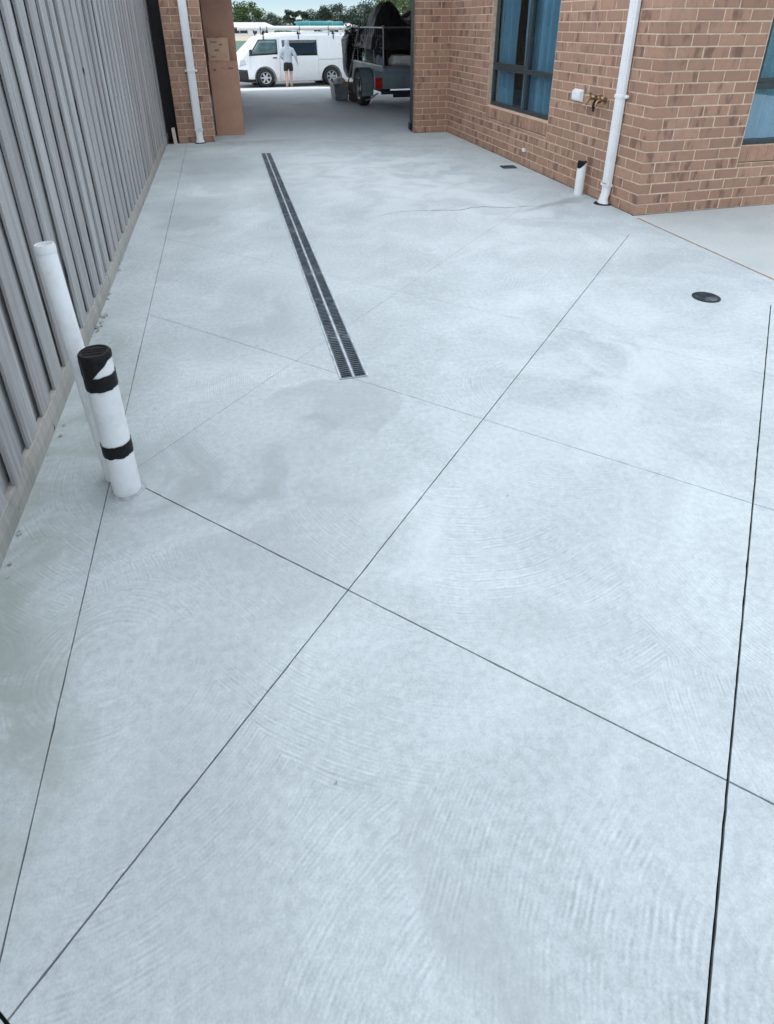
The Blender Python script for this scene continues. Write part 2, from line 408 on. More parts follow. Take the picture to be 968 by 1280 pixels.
# saw cuts: heading clockwise from +y, signed offset, half width
CUT_A = [((45.48,-.7327),.0021), ((45.48,.2434),.0028), ((45.48,1.22),.0028), ((45.48,-1.699),.0010)]
CUT_B = [((-44.73,1.0104),.0021), ((-44.73,1.9971),.0013), ((-44.73,2.992),.0008), ((-44.73,.02),.0026), ((-44.73,-.97),.0026)]
region = [(-.863,-6),(2.95,-6),(2.95,9.02),(-.707,9.02)]
cells = split([region], (.62,-.5393), .0016)
left = [c for c in cells if sum(q[0] for q in c)/len(c) < -.5]; main = [c for c in cells if c not in left]
for ln, hw in CUT_A + CUT_B: main = split(main, ln, hw)
for c in left + main: panel(c, 'slab_panel', M_conc, drive)
panel([(2.95,-6),(3.271,-6),(3.271,4.36),(3.288,4.40),(3.288,9.02),(2.95,9.02)], 'slab_panel', M_conc, drive, jit=0)
# hairline crack running out from the downpipe
cr = [(1.20,4.90),(1.33,4.97),(1.50,5.00),(1.72,4.95),(1.95,4.90),(2.08,4.96),(2.20,4.95),(2.36,4.87),(2.52,4.88),(2.70,4.83),(2.95,4.80)]
def ribbon(pts, wd, z, sub=6):
    v, f = [], []; P = []
    for i in range(len(pts)-1):
        for k in range(sub):
            u = k/sub; a, b = pts[i], pts[i+1]
            P.append((a[0]+(b[0]-a[0])*u + rnd.uniform(-.006,.006), a[1]+(b[1]-a[1])*u + rnd.uniform(-.008,.008)))
    for i, q in enumerate(P):
        ww = wd*(.3+.9*rnd.random())*(.35+.65*math.sin(math.pi*(i+.5)/len(P)))
        v += [(q[0], q[1]-ww, z), (q[0], q[1]+ww, z)]
    f = [(2*i, 2*i+2, 2*i+3, 2*i+1) for i in range(len(P)-1)]
    return MB().add(v, f)
ribbon(cr, .0075, .0012).build('crack', simple('crack_dirt', (.19,.20,.20), .95), drive, recalc=False)

# neighbouring older slab past the corner of the house, joint packed with dirt
side = sheet('side_path', [(3.278,-6,-.004),(12,-6,-.004),(12,4.378,-.004),(3.278,4.378,-.004)], M_conc_r)
dv = []
for i in range(160):
    y = 4.30 - i*.05; ww = .004 + .010*max(0, mnoise.noise(Vector((y*3, 1, 0))))
    dv += [(3.270-ww*.35, y, .0014), (3.279+ww*1.3, y, .0014)]
MB().add(dv, [(2*i, 2*i+1, 2*i+3, 2*i+2) for i in range(159)]).build('joint_dirt', simple('brown_dirt', (.30,.215,.175), .95, var=.3, scale=40), side, recalc=False)

gfl = sheet('garage_floor', [(-.44,9.03,-.010),(5.7,9.03,-.010),(5.7,16.3,-.010),(-.44,16.3,-.010)], M_garfloor)
MB().add([(-.5,16.3,-.012),(3.75,16.3,-.012),(3.75,17.5,-.10),(-.5,17.5,-.10),(3.75,25.0,-.69),(-.5,25.0,-.69)], [(0,1,2,3),(3,2,4,5)]).build('driveway_apron', M_apron, recalc=False, kind='structure')
# turf beside the apron
gm = MB()
for i in range(2600):
    x = rnd.uniform(3.78, 5.6); y = rnd.uniform(18, 24.8); z = -.12 - (y-17.5)*.078; h = rnd.uniform(.03,.10); a = rnd.uniform(0,6.28); ww = .006
    gm.add([(x-ww*math.cos(a), y-ww*math.sin(a), z), (x+ww*math.cos(a), y+ww*math.sin(a), z), (x+rnd.uniform(-.04,.04), y+rnd.uniform(-.04,.04), z+h)], [(0,1,2)])
gm.build('grass', leaf_mat('grass_blade', (.10,.15,.05), (.30,.33,.16)), recalc=False, kind='stuff', label='short patchy grass beside the driveway apron', category='grass')

# ================================================================== CHANNEL DRAIN
def channel_drain():
    root = empty('channel_drain', (.465,2.38,0), label='long twin-row channel drain grate set along the concrete driveway', category='drain')
    LEN = 5.61; root.rotation_euler = (0,0,-math.atan2(.062, LEN)); W = .058
    M_rail = simple('drain_frame', (.40,.44,.47), .45, metal=.4, var=.25, scale=12, dirt=(.62,.64,.65), dirtk=.6)
    B((-.060,0,.0004),(.060,LEN,.0012)).build('void_plate', simple('drain_void_shade', (.004,.005,.006), .9, spec=.1), root)  # black plate stands in for the shaded depth under the grates
    for x in (-.060, .060): B((x-.003,-.003,.0005),(x+.003,LEN+.003,.0052)).build('edge_rail', M_rail, root)
    B((-.0055,0,.0017),(.0055,LEN,.0056)).build('centre_rail', M_rail, root)
    for y in (-.0045, LEN+.0005): B((-.057,y,.0006),(.057,y+.004,.0049)).build('end_rail', M_rail, root)
    n = 6; seg = LEN/n
    for side_ in (-1, 1):
        g = MB(); x0, x1 = (.0068, .0555)
        for e in (x0, x1-.004): g.box((e,.004,.0018),(e+.004,seg-.004,.0044))
        k = int((seg-.008)/.018)
        for i in range(k):
            y = .004 + (seg-.012)*i/(k-1); g.box((x0+.0042,y,.0018),(x1-.0042,y+.0078,.0042))
        me = g.mesh('grate'); 
        for i in range(n):
            link('grate', me, M_grate, root, loc=(0 if side_ > 0 else -.0623, i*seg, rnd.uniform(0,.0004)), rot=(0,0,rnd.uniform(-.0006,.0006)))
    # cement smeared unevenly along both edges
    for sgn, k in ((-1, .6), (1, 1.2)):
        v = []
        n2 = 420
        for i in range(n2+1):
            y = LEN*i/n2 - .004; a = mnoise.noise(Vector((y*5.5, sgn*3, 0))) + .7*mnoise.noise(Vector((y*23, sgn*3, 5)))
            w0 = .0005 + .0014*max(0, mnoise.noise(Vector((y*31, 9, sgn)))+.2)*4*k; w1 = .001 + .011*k*max(0, a+.12)
            v += [(sgn*(.0632-w0), y, .0056), (sgn*.064, y, .0060), (sgn*(.0640+w1), y, .0006)]
        MB().add(v, [(3*i+j, 3*i+j+1, 3*i+j+4, 3*i+j+3) for i in range(n2) for j in range(2)]).build('cement_smear', simple('cement_smear', (.50,.545,.55), .9, var=.25, scale=25), root, recalc=False, kind='stuff')
channel_drain()

def round_drain():
    root = empty('round_drain', (2.665,2.745,0), label='round black floor drain set in the pale concrete beside the house corner', category='drain')
    MB().lathe([(0,.0006),(.070,.0006),(.070,.0014),(0,.0014)], 32).build('sump', M_grateblack, root)
    MB().lathe([(.066,.0015),(.078,.0015),(.078,.005),(.072,.0062),(.066,.005)], 40, close=True).build('ring', M_grateblack, root, smooth=True)
    g = MB()
    for i in range(-5, 6):
        y = i*.0115; hx = math.sqrt(max(0,.065**2 - (abs(y)+.003)**2)); g.box((-hx,y-.003,.0016),(hx,y+.003,.0046))
    g.box((-.003,-.062,.0017),(.003,.062,.0052)); g.build('grate', M_grate, root)
round_drain()
def square_drain():
    root = empty('square_drain', (3.10,6.44,0), R(-6), label='small square black floor waste grate beside the brick wall under the window', category='drain')
    B((-.075,-.062,.0006),(.075,.062,.0016)).build('sump', M_grateblack, root)
    f = MB(); f.box((-.08,-.068,.0007),(.08,-.058,.007)); f.box((-.08,.058,.0007),(.08,.068,.007)); f.box((-.08,-.0575,.0007),(-.07,.0575,.0068)); f.box((.07,-.0575,.0007),(.08,.0575,.0068))
    f.build('frame', M_grateblack, root)
    g = MB()
    for i in range(9): x = -.06+i*.015; g.box((x-.004,-.0572,.0017),(x+.004,.0572,.0055))
    g.build('grate', M_grate, root)
square_drain()

# ================================================================== FENCE
def fence():
    y0 = -1.0; hd = R(.6)
    root = empty('paling_fence', (-.811+y0*.0105, y0, 0), -hd, label='tall weathered grey timber paling fence running along the driveway', category='fence')
    LEN = 11.6; H = 1.95; var = []
    for k in range(10):
        front = k % 2 == 0
        wd, th = ((.118,.011) if front else (.186,.012)); mb = MB(); segs = 10; r2 = random.Random(90+k)
        ph = r2.uniform(0,6.28); am = r2.uniform(.0015,.0045); cup = r2.uniform(-.003,.003)
        vs_ = []
        for i in range(segs+1):
            z = .075 + (H-.075)*i/segs; dx = am*math.sin(ph+i*.45); dy = r2.uniform(-.0012,.0012)
            wl = wd/2 + r2.uniform(-.001,.001)
            vs_ += [(dx-th/2, dy-wl, z), (dx+th/2+cup, dy-wl, z), (dx+th/2, dy, z), (dx+th/2+cup, dy+wl, z), (dx-th/2, dy+wl, z)]
        fs = [(a, b, b+5, a+5) for i in range(segs) for a, b in [(i*5+j, i*5+(j+1) % 5) for j in range(5)]]
        fs += [(4,3,2,1,0), tuple(segs*5+j for j in range(5))]
        var.append(mb.add(vs_, fs).mesh('paling', bevel=0))
    y = .03; i = 0
    while y < LEN:
        p = .198 + rnd.uniform(-.006,.006)
        link('paling', rnd.choice(var[1::2]), M_timber, root, (-.0205+rnd.uniform(-.003,.0015), y, rnd.uniform(-.01,.01)), (rnd.uniform(-.004,.004),0,rnd.uniform(-.02,.02)))
        link('paling', rnd.choice(var[0::2]), M_timber, root, (.003+rnd.uniform(-.002,.003), y+p*.5, rnd.uniform(-.012,.012)), (rnd.uniform(-.004,.004),0,rnd.uniform(-.04,.03)))
        y += p; i += 1
    for k in range(5):
        ya, yb = k*2.4, min(LEN, k*2.4+2.394)
        n = 24; mb = MB()
        def fn(u, v):
            yy = ya+(yb-ya)*u; t = .099+.004*math.sin(yy*2.3)
            xx = .014 + .003*mnoise.noise(Vector((yy*4, 3, 0)))
            return [(xx, yy, -.03), (xx+.004, yy, t*.55), (xx, yy, t), (xx-.025, yy, t)][round(v*3)]
        mb.grid(fn, n, 3).build('plinth_board', M_plinth, root, recalc=True)
    for z in (.35, 1.0, 1.65): B((-.085,0,z),(-.038,LEN,z+.09)).build('rail', M_timber, root)
fence()
# crumbs of mortar and grit lying at the foot of the fence and on the slab
cm = MB()
def crumb(x, y, s):
    M = Matrix.Translation((x, y, s*.35)) @ Matrix.Rotation(rnd.uniform(0,6), 4, 'Z') @ Matrix.Rotation(rnd.uniform(0,6), 4, 'X')
    cm.box((-s*.6,-s*.4,-s*.3),(s*.6,s*.4,s*.35), M)
for i in range(26): crumb(-.770+rnd.random()*.03, rnd.uniform(1.4,6.5), rnd.uniform(.004,.014))
for i in range(14): crumb(-.755+rnd.random()*.03, 3.28+rnd.uniform(-.12,.12), rnd.uniform(.008,.02))
for i in range(26): crumb(rnd.uniform(-.6,2.9), rnd.uniform(.3,8), rnd.uniform(.002,.0045))
cm.build('debris', simple('mortar_crumb', (.36,.37,.36), .95, var=.3, scale=50), kind='stuff', label='scattered mortar crumbs on the concrete and along the fence foot', category='debris')

# ================================================================== BOLLARD PIPES
def taped_pipe():
    root = empty('taped_pipe', (-.453,1.842,0), label='stubby white pipe standing in the concrete, capped and wrapped with black tape', category='pipe')
    r = .046
    MB().lathe([(0,0),(r,0),(r,.525),(0,.525)], 36).build('pipe', M_white, root, smooth=True)
    c = MB().lathe([(0,.5255),(r+.003,.5255),(r+.003,.541),(r-.002,.548),(r-.008,.548),(r-.009,.5455),(0,.5455)], 36).build('cap', M_tape, root, smooth=True)
    for dy in (-.016, 0, .016): B((-.034,dy-.0035,.5456),(.034,dy+.0035,.5478)).build('rib', M_tape, c)
    def band(z0, z1, a0, a1, rr, ragged, seed):
        q = random.Random(seed); n = 40
        lo = [z0 + ragged*q.uniform(-1,1) for _ in range(n+1)]; hi = [z1 + ragged*q.uniform(-.5,.5) for _ in range(n+1)]
        def fn(u, v):
            a = a0+(a1-a0)*u; i = round(u*n); z = lo[i]+(hi[i]-lo[i])*v; r3 = rr + .0006*q.random()
            return (r3*math.cos(a), r3*math.sin(a), z)
        return MB().grid(fn, n, 3)
    # angle 0 = +x, camera side is about -76 degrees
    band(.425,.475,0,6.2832,r+.0022,.003,1).build('tape_band', M_tape, root, smooth=True, recalc=False)
    band(.165,.212,R(-185),R(55),r+.0018,.003,2).build('tape_band', M_tape, root, smooth=True, recalc=False)
    n = 30
    def drape(u, v):                       # torn flap hanging from the cap to the band
        a = R(-215)+(R(-32)-R(-215))*u; low = .474 if u < .62 else .474+(.525-.474)*((u-.62)/.38)**.8
        return ((r+.0028+.0012*math.sin(u*31))*math.cos(a), (r+.0028+.0012*math.sin(u*31))*math.sin(a), .527+(low-.527)*v)
    MB().grid(drape, n, 5).build('tape_flap', M_tape, root, smooth=True, recalc=False)
    def gc(u, v):
        a = 6.28319*u; w2 = .012+.012*abs(mnoise.noise(Vector((math.cos(a)*1.7, math.sin(a)*1.7, 4))))
        return ((r-.001+w2*v)*math.cos(a), (r-.001+w2*v)*math.sin(a), .006*(1-v)**2+.0004)
    MB().grid(gc, 48, 4).build('grout_collar', simple('grout', (.33,.36,.365), .95, var=.2, scale=40), root, recalc=False, smooth=True)  # collar toned darker for dirt and contact shade at the pipe foot
taped_pipe()
def tall_pipe():
    root = empty('tall_pipe', (-.508,1.925,0), label='thin taller open white pipe leaning behind the taped pipe', category='pipe')
    root.rotation_euler = (R(-.4), R(-2.0), 0)
    MB().lathe([(.0275,0),(.0275,.868),(.0265,.872),(.0245,.872),(.0235,.868),(.0235,.5),(0,.5)], 28).build('pipe', M_white, root, smooth=True)
    MB().lathe([(.0285,.846),(.0292,.850),(.0292,.866),(.0285,.870)], 28).build('rim', M_white, root, smooth=True)
tall_pipe()

# ================================================================== BRICKWORK
CH = .086
brick_cache = {}
def brick_mesh(ln, hz, along):
    k = (round(ln,3), round(hz,3), along)
    if k not in brick_cache:
        a = (0,0,0); b = (ln,.11,hz) if along == 'x' else (.11,ln,hz)
        brick_cache[k] = B(a, b).mesh('brick', bevel=.0028)
    return brick_cache[k]
class Bricks:
    def __init__(s, origin): s.o = Vector(origin); s.items = []
    def put(s, part, loc, ln, hz, along): s.items.append((part, loc, ln, hz, along))
    def score(s, it):
        _, loc, ln, hz, along = it; p = s.o + Vector(loc)
        q = p + (Vector((ln,0,hz)) if along == 'x' else Vector((0,ln,hz)))
        a, b = px(p), px(q)
        if not a or not b: return 0
        if max(a[0],b[0]) < 0 or min(a[0],b[0]) > 968 or max(a[1],b[1]) < 2 or min(a[1],b[1]) > 1280: return 0
        return abs(a[0]-b[0])*abs(a[1]-b[1])
    def build(s, limit):
        ranked = sorted(s.items, key=s.score, reverse=True)
        own = [it for it in ranked[:limit] if s.score(it) > 0]; ids = set(id(i) for i in own)
        for part, loc, ln, hz, along in own:
            o = link('brick', brick_mesh(ln, hz, along), M_brick, part, loc)
            j = .0012; o.location.x += rnd.uniform(-j,j); o.location.y += rnd.uniform(-j,j)
        rest = {}
        for it in s.items:
            if id(it) in ids: continue
            part, loc, ln, hz, along = it
            rest.setdefault(part, MB()).box(loc, (loc[0]+(ln if along == 'x' else .11), loc[1]+(.11 if along == 'x' else ln), loc[2]+hz))
        for part, mb in rest.items(): mb.build('brick_courses', M_brick_i, part, bevel=.0028, kind='stuff')
def row(a, b, start, holes):
    """brick spans of one course between a and b, first joint phase given, holes cut out"""
    out = []; y = start
    while y > a: y -= .24
    while y < b:
        p, q = max(a, y), min(b, y+.23); spans = [(p, q)]
        for h0, h1 in holes:
            nx = []
            for u, v in spans:
                if v <= h0 or u >= h1: nx.append((u, v)); continue
                if u < h0: nx.append((u, h0-.008))
                if v > h1: nx.append((h1+.008, v))
            spans = nx
        out += [(u, v) for u, v in spans if v-u > .022]
        y += .24
    return out

HX, HY = 3.297, 4.374
NCOURSE = 28; HTOP = NCOURSE*CH
house = empty('brick_house', (HX,HY,0), label='single-storey brown brick house wall with dark framed windows and a white downpipe corner', category='house')
W1 = (1.646, 3.252, .535, 2.15)     # window on the driveway side: y0 y1 z0 z1 (local)
W2 = (.925, 2.70, .524, 2.15)       # window round the corner: x0 x1 z0 z1
LA, LB = 4.662, 5.6
def mortar_wall(name, along, ln, win, sill):
    mb = MB(); d0, d1 = .0030, .108
    def bx(a, b, z0, z1):
        if along == 'y': mb.box((d0,a,z0),(d1,b,z1))
        else: mb.box((a,d0,z0),(b,d1,z1))
    st = .0045 if along == 'y' else .1085
    if win:
        bx(st, win[0]-.0, 0, HTOP); bx(win[1], ln, 0, HTOP); bx(win[0]+.0001, win[1]-.0001, 0, sill); bx(win[0]+.0001, win[1]-.0001, win[3], HTOP)
    else: bx(st, ln, 0, HTOP)
    return mb.build(name, M_mortar, house)
wallA = mortar_wall('wall', 'y', LA, W1, .392); wallB = mortar_wall('wall', 'x', LB, W2, .392)
bk = Bricks((HX,HY,0))
SILL = .392
for j in range(NCOURSE):
    z = j*CH + .005
    for along, part, ln, win in (('y', wallA, LA, W1), ('x', wallB, LB, W2)):
        even = j % 2 == 0
        first = (0 if even else .12) if along == 'y' else (.12 if even else 0)
        lo = 0 if (along == 'y') == even else .12
        hole = [(win[0], win[1])] if (z+.076 > SILL and z < win[3]) else []
        for u, v in row(lo, ln, first, hole):
            part_loc = (0,u,z) if along == 'y' else (u,0,z)
            bk.put(part, part_loc, v-u, .076, along)
        if hole and z < SILL-.02:        # course cut down under the sill
            for u, v in row(win[0], win[1], first, []):
                bk.put(part, (0,u,z) if along == 'y' else (u,0,z), v-u, SILL-.012-z, along)
        if hole and z < win[3] < z+.076: # course cut over the head
            for u, v in row(win[0], win[1], first, []):
                bk.put(part, (0,u,win[3]+.008) if along == 'y' else (u,0,win[3]+.008), v-u, z+.076-win[3]-.008, along)
bk.build(300)

def window(name, along, win, mull, trans):
    """frame, sill bricks, panes, curtain; built on a wall running along y or x"""
    a0, a1, z0, z1 = win; root = empty(name); root.parent = house
    def bx(mb, a, b, d0, d1, za, zb):
        return mb.box((d0,a,za),(d1,b,zb)) if along == 'y' else mb.box((a,d0,za),(b,d1,zb))
    fr = MB(); t = .042; D0, D1 = .052, .100
    bx(fr, a0, a1, D0, D1, z0, z0+t); bx(fr, a0, a1, D0, D1, z1-t, z1)
    bx(fr, a0, a0+t, D0, D1, z0+t, z1-t); bx(fr, a1-t, a1, D0, D1, z0+t, z1-t)
    fr.build('frame', M_alu, root, bevel=.003)
    bx(MB(), mull-.026, mull+.026, D0-.004, D1, z0+t, z1-t).build('mullion', M_alu, root, bevel=.003)
    for p, q in ((a0+t, mull-.026), (mull+.026, a1-t)):
        bx(MB(), p, q, D0-.002, D1, trans-.025, trans+.025).build('transom', M_alu, root, bevel=.003)
        # glazing bead round every light
        for za, zb in ((z0+t, trans-.025), (trans+.025, z1-t)):
            pane = MB(); bx(pane, p, q, .078, .081, za, zb); pane.build('pane', M_glass, root)
    # opening sash in the far upper light
    s = MB(); p, q = (mull+.026, a1-t) if along == 'y' else (a0+t, mull-.026); za, zb = trans+.025, z1-t; e = .034
    bx(s, p, q, .058, .072, za, za+e); bx(s, p, q, .058, .072, zb-e, zb); bx(s, p, p+e, .058, .072, za+e, zb-e); bx(s, q-e, q, .058, .072, za+e, zb-e)
    s.build('sash', M_alu, root, bevel=.002)
    # two curtain drops with a gap between them, hanging in uneven folds
    q = random.Random(5 if along == 'y' else 9); gap = (2.60, 2.90) if along == 'y' else (a0+1.05, a0+1.35)
    for c0, c1 in ((a0+.02, gap[0]), (gap[1], a1-.02)):
        k1, k2 = q.uniform(0,6), q.uniform(0,6)
        def cf(u, v):
            a = c0+(c1-c0)*u; z = z0-.02+(z1-z0+.04)*v; s1 = a*30+2.2*math.sin(a*4.3+k1)+.25*math.sin(z*2+k2)
            d = .175 + .052*math.sin(s1) + .020*math.sin(s1*2.1+k2); aa = a + .012*math.sin(z*3+k1)*u*(1-u)*4
            return (d,aa,z) if along == 'y' else (aa,d,z)
        MB().grid(cf, 180, 6).build('curtain', M_curt, root, smooth=True, recalc=False)
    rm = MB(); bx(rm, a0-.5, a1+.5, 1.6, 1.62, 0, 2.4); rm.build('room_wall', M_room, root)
    rv = MB()                                            # plaster reveals behind the frame
    bx(rv, a0-.02, a0, .112, .33, z0, z1); bx(rv, a1, a1+.02, .112, .33, z0, z1); bx(rv, a0-.02, a1+.02, .112, .33, z0-.02, z0-.001); bx(rv, a0-.02, a1+.02, .112, .33, z1+.001, z1+.02)
    rv.build('reveal', M_soffit, root)
    # brick-on-edge sill
    sm = {}
    k = int((a1-a0)/.0865); st = (a1-a0)/k
    me = None
    for i in range(k):
        u = a0+st*i+.004
        if along == 'y': me = me or B((-.004,0,0),(.075,st-.008,.122)).mesh('sill_brick', bevel=.003); loc = (0,u,SILL+.004)
        else: me = me or B((0,-.004,0),(st-.008,.075,.122)).mesh('sill_brick', bevel=.003); loc = (u,0,SILL+.004)
        o = link('sill_brick', me, M_brick, root, loc)
    mm = MB(); bx(mm, a0, a1, .003, .074, SILL-.006, z0-.012); bx(mm, a0, a1, .02, .10, z0-.012, z0-.001); mm.build('sill_mortar', M_mortar, root)
window('window', 'y', W1, 2.335, .968); window('window', 'x', W2, 1.80, .99)

# eaves, gutter and roof over the walls
OV = .18
B((-OV,-OV,HTOP+.002),(LB,LA,HTOP+.02)).build('soffit', M_soffit, house)
g = MB(); g.box((-OV-.02,-OV-.02,HTOP+.0),(-OV-.001,LA,HTOP+.19)); g.box((-OV,-OV-.021,HTOP+.0),(LB,-OV-.001,HTOP+.188)); g.build('fascia', M_alu, house)
g = MB(); g.box((-OV-.13,-OV-.13,HTOP+.08),(-OV-.022,LA,HTOP+.20)); g.box((-OV-.02,-OV-.13,HTOP+.081),(LB,-OV-.023,HTOP+.199)); g.build('gutter', M_whitep, house)
MB().add([(-OV-.06,-OV-.06,HTOP+.21),(LB,-OV-.06,HTOP+.21),(LB,LA,HTOP+.21),(-OV-.06,LA,HTOP+.21),(2.4,2.4,HTOP+1.3),(LB,2.4,HTOP+1.3),(LB,LA,HTOP+1.3),(2.4,LA,HTOP+1.3)],
         [(0,1,5,4),(0,4,7,3),(4,5,6,7),(3,2,1,0),(1,2,6,5),(2,3,7,6)]).build('roof', M_roof, house)
# weep vent
B((-.014,2.080,.153),(.02,2.138,.192)).build('weep_vent', M_white, house, bevel=.003)

def downpipe(root, y0, y1, depth, ztop):
    """rectangular pipe against a wall facing -x (local frame), collar and shoe at the foot"""
    B((-depth,y0,.16),(-.004,y1,ztop)).build('pipe', M_whitep, root, bevel=.012, seg=3, smooth=True)
    B((-depth-.006,y0-.006,.155),(-.002,y1+.006,.185)).build('collar', M_whitep, root, bevel=.006, seg=2, smooth=True)
    m = MB(); c = (y0+y1)/2; n = 24
    rings = [(.158,(y1-y0)/2-.001,depth/2-.002,4.),(.10,(y1-y0)/2-.004,depth/2-.001,3.),(.05,(y1-y0)/2-.004,depth/2+.004,2.4),(.022,(y1-y0)/2+.006,depth/2+.012,2.),(.008,(y1-y0)/2+.012,depth/2+.016,2.)]
    vs_ = []
    for z, a, b, ex in rings:
        for i in range(n):
            t = 6.28319*i/n; cs, sn = math.cos(t), math.sin(t)
            vs_.append((-depth/2+b*math.copysign(abs(cs)**(2/ex), cs) - (.012 if z < .06 else 0), c+a*math.copysign(abs(sn)**(2/ex), sn), z))
    fs = [(k*n+i, k*n+(i+1) % n, (k+1)*n+(i+1) % n, (k+1)*n+i) for k in range(len(rings)-1) for i in range(n)] + [tuple(range(n)), tuple(range((len(rings)-1)*n, len(rings)*n))]
    m.add(vs_, fs).build('shoe', M_whitep, root, smooth=True)
    MB().lathe([(0,.0008),(.078,.0008),(.078,.003),(.070,.0045),(0,.0045)], 28, Matrix.Translation((-depth/2-.014,c,0))).build('drain_ring', M_tape, root)
    for z in (.905, 2.0):
        B((-depth-.003,y0-.004,z-.016),(-.003,y1+.004,z+.016)).build('bracket', M_whitep, root, bevel=.004, smooth=True)
        for y in (y0-.016, y1+.016):
            MB().lathe([(0,0),(.014,0),(.014,.018),(.006,.024),(0,.024)], 14, Matrix.Translation((-.002,y,z)) @ Matrix.Rotation(-math.pi/2, 4, 'Y')).build('screw_lug', M_whitep, root, smooth=True)
dpR = empty('downpipe', (HX-.001,HY,0), label='white rectangular downpipe fixed to the brick wall beside the outdoor taps', category='downpipe')
downpipe(dpR, .358, .455, .055, HTOP-.01)
dpL = empty('downpipe', (-.27,9.035,0), R(90), label='white downpipe on the narrow brick pier next to the fence', category='downpipe')
downpipe(dpL, -.050, .050, .05, HTOP-.01)

def stub_pipe():
    root = empty('stub_pipe', (3.222,5.145,0), label='short white pipe stub against the brick wall with black tape over its mouth', category='pipe')
    r = .041
    MB().lathe([(0,0),(r,0),(r,.295),(0,.295)], 30).build('pipe', M_white, root, smooth=True)
    def fn(u, v):
        a = 6.2832*u; low = .268 + .028*math.sin(a+2.2) - .012*math.sin(2*a); top = .302+.004*math.sin(5*a)
        return ((r+.002)*math.cos(a), (r+.002)*math.sin(a), low+(top-low)*v)
    MB().grid(fn, 40, 3).build('tape_wrap', M_tape, root, smooth=True, recalc=False)
    MB().lathe([(0,.299),(r,.300),(r+.002,.302)], 30).build('tape_lid', M_tape, root, recalc=False)
stub_pipe()

def taps():
    y = 5.14; z = .845
    plate = None
    for i, (yy, lab, ang) in enumerate(((5.185,'brass garden tap on the brick wall, the one next to the white cover box',.5), (5.035,'brass garden tap on the brick wall, the one next to the downpipe',-.4))):
        root = empty('garden_tap', (HX-.0045,yy,z), label=lab, category='tap', group='taps on the brick wall')
        MB().lathe([(0,0),(.026,0),(.026,.005),(.012,.008),(0,.008)], 18, Matrix.Rotation(-math.pi/2, 4, 'Y')).build('flange', M_brass, root, smooth=True)
        MB().tube([(0,0,0),(-.03,0,0),(-.055,0,.002),(-.078,0,-.008),(-.088,0,-.03),(-.09,0,-.05)], [.010,.010,.013,.011,.010,.011], 12).build('spout', M_brass, root, smooth=True)
        MB().tube([(-.05,0,0),(-.058,0,.03),(-.062,0,.045)], [.011,.008,.007], 10).build('spindle', M_brass, root, smooth=True)
        MB().tube([(-.062-.01*math.sin(ang),-.034*math.cos(ang),.048),(-.062,0,.046),(-.062+.01*math.sin(ang),.034*math.cos(ang),.048)], [.008,.006,.008], 10).build('handle', M_brass, root, smooth=True)
    root = empty('hose_fitting', (HX-.012,5.10,z-.03), label='black plastic hose fitting hanging between the two brass taps', category='hose fitting')
    MB().tube([(-.02,.04,.02),(-.05,.02,.0),(-.06,0,-.01),(-.05,-.03,.01),(-.02,-.045,.02)], .010, 10).build('yoke', M_tape, root, smooth=True)
    MB().lathe([(0,-.068),(.008,-.068),(.009,-.04),(.015,-.036),(.015,-.01),(.011,0),(0,0)], 16, Matrix.Translation((-.058,0,0))).build('connector', M_tape, root, smooth=True)
taps()
def cover_box():
    root = empty('cover_box', (HX-.0005,5.475,.845), label='small white plastic cover box on the brick wall beside the brass taps', category='cover box')
    b = MB(); v = []
    for x, a, c in ((0,.074,.050),(-.035,.071,.047),(-.045,.060,.038)):
        v += [(x,-a,-c*.92),(x,a,-c*.92),(x,a,c),(x,-a,c)]
    f = [(0,1,2,3),(8,9,10,11)] + [(k*4+i, k*4+(i+1) % 4, k*4+4+(i+1) % 4, k*4+4+i) for k in range(2) for i in range(4)]
    b.add(v, f).build('cover', M_white, root, bevel=.006, seg=3, smooth=True)
    B((-.012,-.078,-.051),(-.0002,.078,.0555)).build('back_plate', M_white, root, bevel=.002)
cover_box()

# ================================================================== GARAGE
gar = empty('garage', (0,9.036,0), label='open-ended brick garage bay with narrow piers and a flat ceiling', category='garage')
gb = Bricks((0,9.036,0))
def pier(x0, x1, depth, name):
    mb = MB(); mb.box((x0+.0045,.0045,0),(x1-.0045,depth-.0045,HTOP)); part = mb.build(name, M_mortar, gar)
    for j in range(NCOURSE):
        z = j*CH+.005
        sp = row(x0, x1, x0 + (0 if j % 2 == 0 else -.12), [])
        for u, v in sp: gb.put(part, (u,0,z), v-u, .076, 'x')
        if depth > .2:
            for yy in [.12 + .24*k - (.12 if j % 2 else 0) for k in range(int(depth/.24)+1)]:
                a, b = max(.115, yy), min(depth, yy+.23)
                if b-a > .03:
                    gb.put(part, (x0,a,z), b-a, .076, 'y'); gb.put(part, (x1-.11,a,z), b-a, .076, 'y')
    return part
pier(-.547,-.062,.11,'pier'); pier(2.792,3.40,.11,'pier')
gb.build(300)
for a, b in (((-.547,.11),(-.44,7.264)), ((5.7,.0),(5.81,7.264))):
    B((a[0],a[1],0),(b[0],b[1],HTOP)).build('side_wall', M_brick_i, gar)
B((3.40,.0,0),(5.70,.11,HTOP)).build('inner_wall', M_brick_i, gar)
B((-.062,.0,2.34),(2.792,.11,HTOP)).build('lintel', M_brick_i, gar); B((-.44,7.154,2.36),(5.7,7.264,HTOP)).build('lintel', M_brick_i, gar)
B((-.80,-.12,HTOP+.003),(6.2,7.7,HTOP+.16)).build('ceiling', M_soffit, gar); B((-.86,-.2,HTOP+.165),(6.3,7.8,HTOP+.30)).build('roof', M_roof, gar)  # unseen; left edge carried over the fence gap to darken it
B((2.800,.114,0),(2.862,.30,2.22)).build('door_guide', M_black, gar, bevel=.004)
